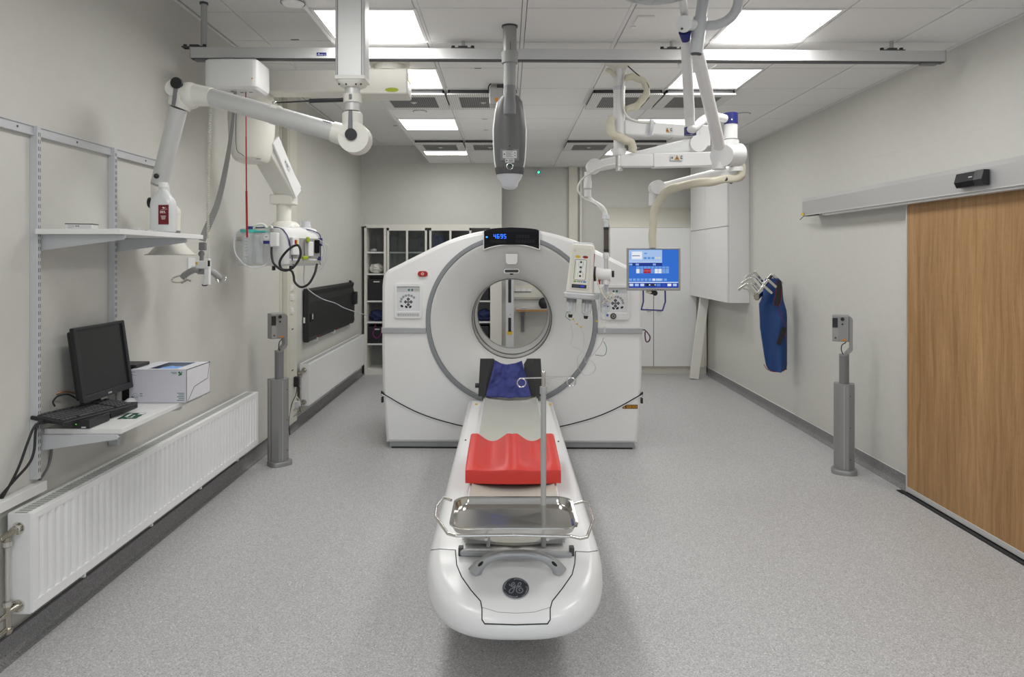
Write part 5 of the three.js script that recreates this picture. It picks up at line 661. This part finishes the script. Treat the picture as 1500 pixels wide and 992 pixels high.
  const W = .405, H = .325; obj('bezel', plate(rrect(W, H, .006), .03, .004, [rrect(W - .03, H - .034, .002).map(([a, b]) => [a, b + .004])]).translate(0, 0, -.012), std(C(.36, .35, .35), .4, .3), mo); obj('back', [box(0, 0, -.025, W - .03, H - .03, .03, .008), rod(V(0, H / 2, -.03), V(0, .1, -.03), .022)], M.greyPlastic, mo);
  const ui = canvasTex(512, 400, (g, w, h) => { const R = (c, x, y, a, b) => { g.fillStyle = c; g.fillRect(x, y, a, b); }; R('#2a6fd6', 0, 0, w, h); R('#a9c8f4', 0, 4, 345, 132); R('#d5e4fa', 30, 20, 110, 84); R('#f2f6fc', 36, 26, 100, 70); R('#1b2f6e', 36, 62, 80, 7); R('#7ea6e4', 14, 40, 6, 60); for (const x of [155, 195, 235]) R('#5f93e0', x, 78, 30, 22); R('#5f93e0', 160, 34, 28, 14); R('#d8dccf', 272, 76, 26, 22); R('#d8dccf', 304, 76, 26, 22); R('#dfe9fb', 0, 130, 345, 6); R('#0d2f8c', 0, 140, 345, 32); R('#8fb4ee', 4, 146, 34, 20); R('#8fb4ee', 72, 146, 34, 20); R('#8fb4ee', 250, 146, 30, 20);
    for (let i = 0; i < 9; i++) R('#6f9fe6', 80 + i * 38, 176, 32, 22); for (let i = 0; i < 9; i++) R(['#e8eef8', '#79a5e8', '#b0121e', '#b0121e', '#6a9ce6', '#f2f5fa', '#f2f5fa', '#79a5e8', '#79a5e8'][i], 78 + i * 38, 202, 34, 46); R('#d66', 154, 218, 72, 8); R('#9fc0f0', 268, 224, 74, 3); for (let i = 0; i < 10; i++) R(i === 6 ? '#e6eefb' : '#7aa8ee', 4 + i * 40, 302, 30, 24); R('#bcd4f6', 280, 302, 60, 24); R('#e8f0fb', 0, 338, w, 9); R('#0f38a8', 0, 348, w, 52); ['#cfe0f8', '#a9c8f4', '#cfe0f8', '#11151f', '#222a3a', '#5c88dc', '#274fb8', '#f4f7fb', '#b8d2f6'].forEach((c, i) => R(c, 8 + i * 56, 356, 40, 26)); R('#fff', 210, 362, 12, 14); R('#fff', 268, 362, 10, 12); g.fillStyle = '#10131c'; g.font = 'bold 15px sans-serif'; });
  obj('screen', new THREE.PlaneGeometry(W - .029, H - .033).translate(0, .004, .0065), std(0x000000, .3, 0, { emissive: 0xffffff, emissiveMap: ui, emissiveIntensity: .85 }), mo, 'blue touch screen with rows of icons'); { const gl = new THREE.RectAreaLight(0x3a78e0, .5, W - .03, H - .034); gl.position.copy(mc).add(V(0, 0, .03)); gl.lookAt(mc.x, mc.y, 0); gl.castShadow = true; scene.add(gl); }
  obj('button_row', Array.from({ length: 7 }, (_, i) => box(-.05 + i * .02, -H / 2 + .007, .0185, .009, .004, .002)), M.dark, mo);
  const hy = -H / 2; obj('handle', pipe([V(-.075, hy + .01, -.01), V(-.075, hy - .085, -.005), V(-.098, hy - .142, .04), V(.062, hy - .148, .04), V(.092, hy - .085, -.005), V(.092, hy + .01, -.01)], .0058, 10), M.blueTrim, mo, 'dark blue wire handle'); obj('cable_knot', [ball(V(-.005, hy - .01, -.02), .03, 1.2, .7, .8), ball(V(.015, hy - .02, -.01), .02)], M.black, mo); obj('knot_sleeve', ball(V(-.03, hy - .012, -.01), .022, 1.2, .6, .8), M.sleeve, mo);
  // injector
  const ic = at(852, 397, 5.05), inj = thing('contrast_injector', 'cream contrast injector head with two clear syringes in front of the gantry', 'injector', ic.toArray(), -.22); inj.scale.setScalar(1.1); const tilt = (g) => g.rotateX(-.06).rotateZ(-.07);
  obj('body', tilt(loft([[-.150, .082, .07], [-.145, .09, .078], [-.02, .083, .078], [.12, .078, .074], [.168, .073, .07], [.178, .066, .06]].map(([y, a, b]) => oval(0, y, 0, a, b, 6, 44)), true, true, .6)), M.warmWhite, inj); obj('foot', tilt(loft([[-.19, .092, .075], [-.182, .106, .088], [-.158, .108, .09], [-.148, .098, .08]].map(([y, a, b]) => oval(0, y, .005, a, b, 3.4, 44)), true, true, .6)), M.lightGrey, inj); obj('top_cap', tilt(loft([[.174, .068, .06], [.186, .067, .058], [.19, .06, .05]].map(([y, a, b]) => oval(0, y, 0, a, b, 5, 40)))), M.frosted, inj);
  obj('front_panel', tilt(new THREE.PlaneGeometry(.118, .268).rotateX(-.02).translate(0, .012, .0815)), print(236, 536, (g, w, h) => { g.fillStyle = '#dcdad0'; g.fillRect(0, 0, w, h); const e = (c, x, y, a, b) => { g.fillStyle = c; g.beginPath(); g.ellipse(x, y, a, b, 0, 0, 7); g.fill(); }; g.strokeStyle = '#8b8b84'; g.lineWidth = 3; g.beginPath(); g.arc(26, 34, 11, 0, 7); g.stroke(); e('#d9b418', 72, 112, 34, 18); e('#8e1322', 172, 112, 36, 18); g.strokeStyle = '#333'; g.lineWidth = 5; g.fillStyle = '#e9e9e4'; g.beginPath(); g.roundRect(40, 150, 152, 268, 18); g.fill(); g.stroke(); g.strokeStyle = '#7fb03a'; g.beginPath(); g.moveTo(52, 170); g.lineTo(52, 396); g.stroke(); g.strokeStyle = '#4a8'; g.lineWidth = 3; g.beginPath(); g.moveTo(92, 170); g.lineTo(92, 230); g.lineTo(120, 290); g.lineTo(86, 330); g.lineTo(86, 380); g.stroke(); g.strokeStyle = '#444'; g.beginPath(); g.moveTo(150, 170); g.lineTo(150, 230); g.lineTo(124, 290); g.lineTo(158, 330); g.lineTo(158, 380); g.stroke(); for (const y of [182, 250, 312, 366]) e('#262630', 120, y, 14, 14); e('#6fa53a', 58, 440, 22, 11); e('#3c78c0', 184, 440, 22, 11); for (let i = 0; i < 3; i++) { g.fillStyle = '#40424a'; g.fillRect(92 + i * 24, 430, 14, 18); } g.fillStyle = '#1c1d26'; g.fillRect(20, 478, 196, 48); g.fillStyle = '#2440d0'; g.fillRect(132, 490, 56, 22); g.fillStyle = '#3c4a52'; g.fillRect(36, 492, 84, 18); }), inj, 'printed control panel with yellow and red keys');
  obj('side_print', tilt(box(.079, .02, .02, .004, .20, .03)), M.redDeep, inj);
  for (const x of [-.052, .052]) { const s = obj('syringe', tilt(loft([[-.30, .006, 0], [-.29, .018, 0], [-.275, .033, 0], [-.205, .035, 0], [-.19, .035, 0]].map(([y, a]) => oval(x, y, .005, a, a, 2, 24)), true, true, .5)), M.clearPlastic, inj); obj('plunger', tilt(rod(V(x, -.215, .005), V(x, -.19, .005), .034)), M.black, s); obj('nozzle', tilt(rod(V(x, -.318, .005), V(x, -.298, .005), .012, .016)), M.black, s); obj('piston_rod', tilt(rod(V(x, -.27, .005), V(x, -.21, .005), .014)), M.lightGrey, s); }
  obj('mount', [rod(V(.08, -.02, -.02), V(.19, -.03, -.03), .045, .04), rod(V(.16, -.0, -.03), V(.16, -.09, -.03), .03)], M.white, inj); obj('mount_ring', [ringG(V(.088, -.02, -.02), .043, .008, 'x')], M.black, inj); obj('mount_knob', [rod(V(.20, -.02, -.02), V(.215, -.02, -.02), .022)], M.black, inj); obj('red_key', box(.115, -.075, .0, .02, .03, .02, .003), M.redDeep, inj);
  obj('lead', [tube([V(.10, -.03, .03), V(.12, -.10, .04), V(.15, -.16, .05), V(.19, -.20, .05), V(.215, -.17, .05), V(.20, -.14, .04), V(.17, -.18, .04), V(.145, -.215, .04)], .005, 50, 8)], M.sleeve, inj);
  // holder tube beside the injector
  const hp = thing('holder_tube', 'clear and white holder tube hanging beside the injector', 'holder', at(888, 375, 5.1).toArray()); obj('tube', [rod(V(0, .27, 0), V(0, -.30, 0), .017)], M.frosted, hp); obj('core', [rod(V(0, .20, 0), V(0, .04, 0), .0185)], std(C(.09, .075, .06), .35, .3), hp, 'dark metal core'); obj('core_end', rod(V(0, .215, 0), V(0, .195, 0), .020), M.black, hp); obj('core_end', rod(V(0, .05, 0), V(0, .028, 0), .020), M.black, hp); obj('clamp', [rod(V(0, .02, 0), V(0, -.02, 0), .024), box(-.03, -.30, .0, .12, .05, .05, .006), box(.04, -.29, 0, .05, .03, .04, .004)], M.white, hp); obj('lead', tube([V(.005, .0, .02), V(.012, -.15, .025), V(.0, -.26, .03), V(-.03, -.33, .03), V(-.05, -.36, .03), V(-.03, -.375, .03), V(.0, -.35, .03)], .0045, 40, 8), M.sleeve, hp);
  // infusion bag and lines
  const bag = thing('infusion_bag', 'clear infusion bottle with drip chamber and thin lines hanging beside the injector', 'infusion bag', at(886, 443, 5.05).toArray()); obj('bottle', loft([[.085, .012], [.075, .03], [.06, .036], [-.05, .036], [-.07, .03], [-.085, .012]].map(([y, a]) => oval(0, y, 0, a, a * .75, 2.4, 28)), true, true, .6), M.clearPlastic, bag); obj('bottle_label', [box(.004, .0, .0285, .045, .075, .002)], print(96, 160, (g, w, h) => { g.fillStyle = '#c9ccd6'; g.fillRect(0, 0, w, h); g.fillStyle = '#5a6080'; for (let i = 0; i < 9; i++) g.fillRect(10, 14 + i * 15, 70 - (i % 3) * 16, 6); g.fillStyle = '#26306a'; g.fillRect(66, 10, 22, 16); g.fillRect(64, 130, 26, 20); }), bag); obj('hanger', tube([V(0, .085, 0), V(-.02, .10, 0), V(0, .12, 0), V(.02, .10, 0), V(0, .085, 0)], .0035, 24, 6), M.frosted, bag); obj('drip_chamber', [rod(V(.012, -.085, 0), V(.012, -.13, 0), .012), rod(V(.0, -.14, 0), V(-.005, -.22, 0), .011, .008)], M.clearPlastic, bag); obj('blue_port', ball(V(.018, -.095, .008), .009), std(C(.02, .1, .5), .4), bag); obj('roller_clamp', [box(-.008, -.16, .004, .03, .05, .02, .004)], M.warmWhite, bag); obj('side_chamber', [rod(V(-.035, .06, 0), V(-.038, -.11, 0), .013)], M.clearPlastic, bag); obj('yellow_tip', ball(V(-.06, -.14, .0), .008), M.yellow, bag);
  const line = (lab, m, pts, r = .0022) => obj('infusion_line', tube(pts.map(([x, y, z]) => at(x, y, z).sub(bag.position)), r, 70, 6), m, bag, lab); line('thin green-tipped line looping in front of the gantry funnel', std(C(.01, .16, .12), .4), [[836, 470, 5.3], [829, 464, 5.3], [831, 457, 5.3], [836, 458, 5.3]]); line('long pale line trailing down past the gantry ring', M.lightGrey, [[836, 475, 5.3], [839, 490, 5.3], [837, 505, 5.3], [846, 511, 5.3], [855, 517, 5.3], [858, 532, 5.3], [863, 524, 5.3], [870, 518, 5.3], [880, 505, 5.2], [884, 495, 5.1]]); line('dark green line curling beside the gantry ring', std(C(.01, .16, .12), .4), [[884, 500, 5.1], [888, 508, 5.1], [888, 516, 5.12], [884, 521, 5.15], [872, 520, 5.2]]); line('pale line hanging from the yellow connectors', M.lightGrey, [[851, 480, 5.3], [855, 492, 5.3], [855, 510, 5.3], [846, 525, 5.3], [848, 540, 5.35], [858, 550, 5.4], [870, 545, 5.4], [872, 536, 5.3], [866, 528, 5.3]]);
  const yc = new THREE.Group(); yc.name = 'connector_chain'; yc.position.copy(at(843, 470, 5.3)).sub(bag.position); bag.add(yc); for (const [x, y] of [[836, 461], [839.5, 467.5], [845, 474.5], [851, 479]]) obj('connector', ball(at(x, y, 5.3).sub(at(843, 470, 5.3)), .0075, 1, 1, 1, 12), M.yellow, yc); obj('line', tube([[836, 461], [839.5, 467.5], [845, 474.5], [851, 479]].map(([x, y]) => at(x, y, 5.3).sub(at(843, 470, 5.3))), .002, 20, 5), M.lightGrey, yc);
}
// ---------------------------------------------------------------- apron rack on the door wall
{
  const c = at(1108, 436, 6.95); const t = thing('apron_rack', 'chrome wall rack with bent hanger arms beside the blue apron', 'hanger rack', [XR, 0, -7.05]); const q = (x, y, z) => at(x, y, z).sub(V(XR, 0, -7.05));
  obj('wall_plate', span(-.02, 0, 1.36, 1.50, -.62, -.46, .004), M.steel, t); obj('wall_bar', [bar(q(1108, 437, 6.85), V(-.01, 1.44, -.54), .03, .05, .004)], M.steel, t); obj('hub', [box(...q(1108, 434, 6.8).toArray(), .04, .06, .04, .005)], M.brass, t);
  for (const [x0, y0, z] of [[1081, 425, 6.8], [1086, 416, 6.95], [1092, 407, 7.1]]) { const a = q(x0, y0, z), m = q(x0 + 13, y0 - 9, z), b = q(x0 + 27, y0 + 8, z); const g = new THREE.Group(); g.name = 'hanger_arm'; t.add(g); obj('arm', [bar(a, m, .012, .026, .004), bar(m, b, .012, .026, .004), bar(q(x0 + 7, y0 - 2, z), q(x0 + 14, y0 - 1, z), .01, .012, .002), bar(q(x0 + 14, y0 - 1, z), q(x0 + 26, y0 + 13, z), .01, .012, .002)], M.steel, g); }
  for (const [x0, y0, z] of [[1110, 430, 6.78], [1116, 421, 6.83]]) { const m = q(x0 + 9, y0 - 11, z), e = q(x0 + 21, y0 + 0, z); const g = new THREE.Group(); g.name = 'hanger_arm'; t.add(g); obj('arm', [bar(q(x0, y0, z), m, .012, .026, .004), bar(m, e, .012, .026, .004)], M.steel, g); }
  // lead apron: thick folded sheet
  const ap = thing('lead_apron', 'blue lead apron hanging from the wall rack', 'apron', at(1132, 545, 7.0).toArray()); const oo = at(1132, 545, 7.0), P = (x, y, z = 7.0) => at(x, y, z).sub(oo);
  const rows = [[408, 1122, 1141], [413, 1119, 1145], [422, 1118, 1146], [432, 1117, 1146], [440, 1114, 1147], [445, 1111.5, 1149], [455, 1112, 1152], [465, 1112.5, 1153], [480, 1113, 1153], [500, 1116, 1153], [520, 1119, 1153], [535, 1122, 1153], [541, 1125, 1152], [544.5, 1131, 1147]];
  const rings = rows.map(([y, a, b], j) => { const out = [], N = 16; for (let i = 0; i <= N; i++) { const u = i / N, x = a + (b - a) * u; const f = .022 * Math.sin(u * 8 + j * .25) * Math.min(1, j / 4) + .04 * Math.sin(u * Math.PI) + .02 * noise.noise(u * 3, j * .4, 4); out.push(P(x, y, 6.98).add(V(0, 0, f))); } for (let i = N; i >= 0; i--) { const u = i / N, x = a + (b - a) * u; out.push(P(x, y, 7.06).add(V(0, 0, -.02 * Math.sin(u * Math.PI)))); } return out; });
  obj('cloth', loft(rings, true, true, .9), M.apron, ap); obj('neck_opening', loft([[411, 1138.5, 1144], [420, 1138, 1145], [435, 1135.5, 1144.5], [444, 1133.5, 1143], [447, 1135, 1141.5]].map(([y, a, b]) => [P(a, y, 6.925), P(b, y, 6.925), P(b, y, 6.975), P(a, y, 6.975)])), M.black, ap, 'black lining at the arm hole'); obj('piping', [tube([P(1138, 411, 6.93), P(1136.5, 430, 6.922), P(1133, 445, 6.922), P(1138, 448, 6.922), P(1143.3, 444, 6.922), P(1145.3, 420, 6.922)], .0024, 40, 6), tube([P(1141, 449, 6.925), P(1145, 465, 6.925), P(1149, 477, 6.93), P(1152, 500, 6.95)], .0024, 30, 6), tube([P(1119, 534, 6.965), P(1125, 542, 6.96), P(1138, 545, 6.95), P(1153, 541, 6.96)], .0035, 30, 6)], M.redDeep, ap, 'red piping'); obj('strap', [bar(P(1149, 480, 6.915), P(1140, 505, 6.905), .008, .05, .003)], M.black, ap, 'black fastening strap'); obj('shoulder_lining', [tube([P(1119, 420, 6.97), P(1124, 412, 6.95), P(1130, 404, 6.95)], .016, 20, 8)], M.black, ap); obj('hanger_bar', [bar(P(1118, 416, 7.03), P(1131, 402, 7.03), .02, .03, .004), bar(P(1131, 402, 7.03), P(1146, 416, 7.03), .02, .03, .004)], M.steel, ap);
}

// ---------------------------------------------------------------- back of the room
{ // built-in cupboard row on the far wall
  const t = thing('storage_cupboard', 'built-in cupboard row with open shelves and glass doors behind the gantry', 'cupboard', [-1.10, 0, ZS - .2]); const Z0 = .2, fx = (px) => (px - 742) / 100 + 1.10, fy = (py) => EYE - (py - 378) / 100;
  const top = fy(331), L = fx(533.5), R = fx(735); obj('frame', [span(L, L + .035, 0, top, -.2, Z0 + .004, .003), span(fx(562), fx(566), 0, top, -.2, Z0, .003), span(R - .17, R, 0, top, -.2, Z0, .003), span(L, R, top - .03, top + .02, -.2, Z0 + .004, .003), span(L, R, 0, .08, -.2, Z0, .003)], M.warmWhite, t); obj('rear_panel', span(L, R, 0, top, -.215, -.2), M.greyPlastic, t);
  for (const [x0, x1] of [[567, 625.5], [629, 690.5]]) { const d = new THREE.Group(); d.name = 'glass_door'; t.add(d); const a = fx(x0), b = fx(x1), yt = fy(334), yb = .10; obj('door_frame', [span(a, a + .03, yb, yt, Z0 - .025, Z0 + .012, .002), span(b - .03, b, yb, yt, Z0 - .025, Z0 + .012, .002), span(a, b, yt - .04, yt, Z0 - .025, Z0 + .012, .002), span(a, b, yb, yb + .04, Z0 - .025, Z0 + .012, .002), span((a + b) / 2 - .015, (a + b) / 2 + .015, yb, yt, Z0 - .02, Z0 + .008, .002)], M.warmWhite, d); obj('pane', span(a + .03, b - .03, yb + .04, yt - .04, Z0 - .010, Z0 - .006), M.glass, d); }
  for (const y of [1.79, 1.47, 1.07, .76, .44]) { obj('shelf', span(L + .035, fx(562), y - .012, y + .012, -.2, .16, .002), M.white, t); obj('shelf', span(fx(566), R - .17, y - .012, y + .012, -.2, .12, .002), M.white, t); }
  const zc = ZS - .2; const item = (name, lab, cat, geo, m) => tag(obj(name, geo, m), lab, cat); const wx = (px) => (px - 742) / 100, wy = (py) => EYE - (py - 378) / 100;
  item('storage_bin', 'dark tapered bin on the upper open shelf of the cupboard', 'bin', loft([[1.803, .10], [2.02, .13]].map(([y, a]) => oval(wx(557), y, zc + .0, a * .75, a, 6))), M.dark); item('storage_bin', 'black drawer bin on the middle open shelf of the cupboard', 'bin', [span(wx(537), wx(561), 1.083, 1.40, zc - .16, zc + .14, .01)], M.black); item('storage_bin', 'black drawer bin on the lowest open shelf of the cupboard', 'bin', [span(wx(537), wx(561), .453, .70, zc - .16, zc + .14, .01)], M.black); for (const [y, l] of [[1.36, 'middle'], [.66, 'lower']]) item('bin_handle', 'small white handle plate on the ' + l + ' black bin', 'handle', [span(wx(546), wx(555), y - .008, y + .008, zc + .141, zc + .15, .002)], M.paper);
  const crump = (cx, cy, cz, a, b, c, s) => { const g = new THREE.SphereGeometry(1, 40, 26); const p = g.attributes.position; for (let i = 0; i < p.count; i++) { const x = p.getX(i), y = p.getY(i), z = p.getZ(i), k = 1 + .35 * noise.noise(x * 2 + s, y * 2, z * 2) + .2 * noise.noise(x * 5, y * 5 + s, z * 5); p.setXYZ(i, x * a * k, Math.max(-b, y * b * k), z * c * k); } g.computeVertexNormals(); return g.translate(cx, cy + b, cz); };
  item('plastic_bag', 'crumpled pale plastic bag on the open cupboard shelf', 'bag', crump(wx(549), 1.484, zc + .02, .11, .07, .10, 3), M.warmWhite); item('small_clutter', 'heap of small grey clutter on the upper open cupboard shelf', 'clutter', crump(wx(546), 1.803, zc + .05, .06, .022, .06, 8), M.lightGrey); item('folded_cloth', 'folded navy blue cloth on the lower open cupboard shelf', 'cloth', crump(wx(550), .773, zc + .02, .115, .08, .12, 5), M.navy); item('folded_cloth', 'folded navy cloth seen through the scanner bore', 'cloth', crump(wx(709), .773, zc + .0, .12, .085, .12, 6), M.navy); item('purple_strap', 'purple strap hanging from the lower open cupboard shelf', 'strap', [tube([V(wx(550), .73, zc + .17), V(wx(547), .66, zc + .17), V(wx(546), .58, zc + .18), V(wx(551), .53, zc + .18), V(wx(557), .58, zc + .17), V(wx(558), .7, zc + .17)], .012, 40, 8)], M.purple); 
  item('storage_bin', 'dark grey bin behind the first glass door', 'bin', [span(wx(569), wx(592), 1.803, 2.03, zc - .15, zc + .1, .01)], M.dark); item('storage_bin', 'dark box behind the first glass door, upper part', 'bin', [span(wx(597), wx(622), 1.803, 2.0, zc - .15, zc + .08, .01)], M.dark); item('file_row', 'blue folders behind the second glass door', 'folders', [0, 1, 2, 3].map(i => span(wx(632) + i * .045, wx(632) + i * .045 + .04, 1.803, 2.06 - (i % 2) * .02, zc - .15, zc + .08, .003)), std(C(.02, .06, .2), .5)); item('storage_bin', 'dark bin behind the second glass door', 'bin', [span(wx(656), wx(684), 1.803, 2.04, zc - .15, zc + .08, .01)], M.dark); item('storage_bin', 'black bin on the low shelf seen through the scanner bore', 'bin', [span(wx(699), wx(716), .453, .70, zc - .15, zc + .12, .01)], M.black); item('storage_bin', 'black bin on the middle shelf seen through the scanner bore', 'bin', [span(wx(697), wx(716), 1.083, 1.40, zc - .15, zc + .12, .01)], M.black);
}
{ // things seen through the bore
  const t = thing('lifting_column', 'slim silver lifting column with a black slot seen through the scanner bore', 'column', [.045, 0, -9.75]); obj('column', plate(rrect(.118, .10, .014), 2.1).rotateX(-Math.PI / 2), M.lightGrey, t); obj('slot', [box(.0, 1.35, .051, .042, .55, .003)], M.black, t); obj('lower_slot', box(0, .76, .051, .042, .20, .003), M.black, t); obj('hazard_label', box(0, .645, .0515, .07, .05, .002), M.yellow, t, 'yellow hazard label'); obj('indicator', box(.008, .905, .052, .01, .014, .003), M.redDeep, t); obj('foot', box(0, .01, 0, .3, .02, .3, .004), M.midGrey, t);
  const d = thing('wall_desk', 'small wall desk with a wooden edge seen through the scanner bore', 'desk', [.36, .95, ZB]); obj('top', span(-.22, .40, -.03, 0, .0, .35, .003), M.lightGrey, d); obj('edge', span(-.22, .40, -.034, .0, .35, .362, .002), M.wood, d); obj('bracket', [span(-.14, -.09, -.36, -.034, .0, .04, .003), span(-.14, -.09, -.09, -.034, .04, .3, .003)], M.midGrey, d); tag(obj('white_dish', lathe([[0, 0], [.04, .003], [.055, .02], [.05, .02], [.036, .006], [0, .004]]).translate(.26, .951, ZB + .2), M.white), 'small white dish on the wall desk behind the gantry', 'dish'); tag(obj('black_pouch', ball(V(.56, 1.03, ZB + .16), .08, 1, 1.1, .8), M.black), 'black pouch on the wall desk behind the gantry', 'pouch');
  const k = thing('wall_trunking', 'cream horizontal wall trunking with sockets above the wall desk', 'trunking', [.5, 1.16, ZB]); obj('channel', span(-.5, .9, -.05, .13, 0, .06, .004), M.cream, k); obj('lower_lip', span(-.5, .9, -.075, -.05, 0, .045, .003), M.cream, k); for (let i = 0; i < 4; i++) obj('socket', box(-.42 + i * .09, .06, .062, .07, .05, .006, .002), M.white, k); obj('socket_row', box(-.28, .035, .0655, .3, .012, .003), M.dark, k);
}
{ // white tall cabinet with sloping top
  const t = thing('tall_cabinet', 'tall white two-door cabinet with a sloping top on the far wall', 'cabinet', [2.13, 0, ZB + .225]); const a = -.62, b = .65; obj('carcass', [span(a, b, .12, 2.155, -.21, .19, .003)], M.white, t); obj('sloped_top', loft([[V(a, 2.155, -.21), V(a, 2.155, .2), V(a, 2.165, .2), V(a, 2.47, -.21)], [V(b, 2.155, -.21), V(b, 2.155, .2), V(b, 2.165, .2), V(b, 2.47, -.21)]], true, true, .3), M.cream, t); obj('plinth', span(a, b + .16, 0, .12, -.2, .15), M.cream, t);
  obj('door', span(a + .003, .018, .125, 2.15, .19, .212, .003), M.white, t); obj('door', span(.026, b - .003, .125, 2.15, .19, .212, .003), M.white, t); obj('door_gap', span(.018, .026, .125, 2.15, .185, .195), M.dark, t); obj('door_handle', pipe([V(-.08, .985, .212), V(-.08, .93, .24), V(-.02, .93, .24)], .006, 8), M.steel, t); obj('door_handle', pipe([V(.06, .985, .212), V(.06, .93, .24), V(.13, .93, .24)], .006, 8), M.steel, t); obj('filler', span(b, b + .16, .12, 2.155, -.21, .17, .002), M.cream, t);
  const w = thing('wall_cabinet', 'white wall cabinet hanging on the door wall up to the ceiling', 'cabinet', [XR - .137, 1.16, -9.15]); const z1 = .83, z0 = -.83; obj('carcass', span(-.115, .135, 0, YC - 1.16, z0, z1, .003), M.white, w); for (const [p, q] of [[z0 + .004, -.092], [-.086, z1 - .003]]) for (const [u, v] of [[.004, .935], [.943, YC - 1.165]]) obj('door', span(-.137, -.117, u, v, p, q, .002), M.white, w);
}
tag(obj('leaning_board', [bar(V(2.64, .01, -9.62), V(2.80, 1.16, -9.66), .06, .12, .004, V(1, 0, 0))], M.warmWhite), 'narrow white board leaning in the corner beside the tall cabinet', 'board');
tag(obj('leaning_board', [bar(V(2.80, .13, -9.86), V(2.86, 1.2, -9.86), .02, .10, .003, V(1, 0, 0))], M.cream), 'second narrow board standing behind the leaning one', 'board');
{ const t = thing('wall_signal', 'small grey box with a glowing green light on the far wall', 'signal light', at(789, 253, 10.36).toArray()); obj('case', box(0, 0, -.03, .085, .10, .06, .004), M.lightGrey, t); obj('lens', [rod(V(0, .005, 0), V(0, .005, .008), .020)], std(C(.02, .3, .15), .3, 0, { emissive: C(.1, 1, .6), emissiveIntensity: 1.1 }), t, 'green light'); obj('lens_ring', ringG(V(0, .005, .002), .024, .005), M.dark, t); }
tag(obj('pipe_casing', span(.945, 1.075, 0, YC, ZB, ZB + .07, .003), M.cream), 'wide cream pipe casing rising up the far wall', 'casing'); tag(obj('pipe_casing', [rod(V(1.13, 0, ZB + .03), V(1.13, YC - .06, ZB + .03), .022), rod(V(1.13, YC - .06, ZB + .03), V(1.13, YC, ZB + .03), .01)], M.warmWhite), 'thin cream pipe beside the wide casing on the far wall', 'pipe');
{ const h = thing('hanging_strap', 'dark strap loop hanging at the edge of the gantry', 'strap', at(945, 484, 6.3).toArray()); const z = h.position.clone(); obj('peg', rod(V(0, .004, 0), V(-.07, .004, 0), .006), M.dark, h); obj('loop', tube([at(945, 484, 6.3), at(948, 487, 6.3), at(952, 493, 6.3), at(951, 499, 6.3), at(947, 501, 6.3), at(945, 494, 6.3), at(945, 486, 6.3)].map(p => p.sub(z)), .006, 30, 6), M.purple, h); }
renderer.render(scene, camera);
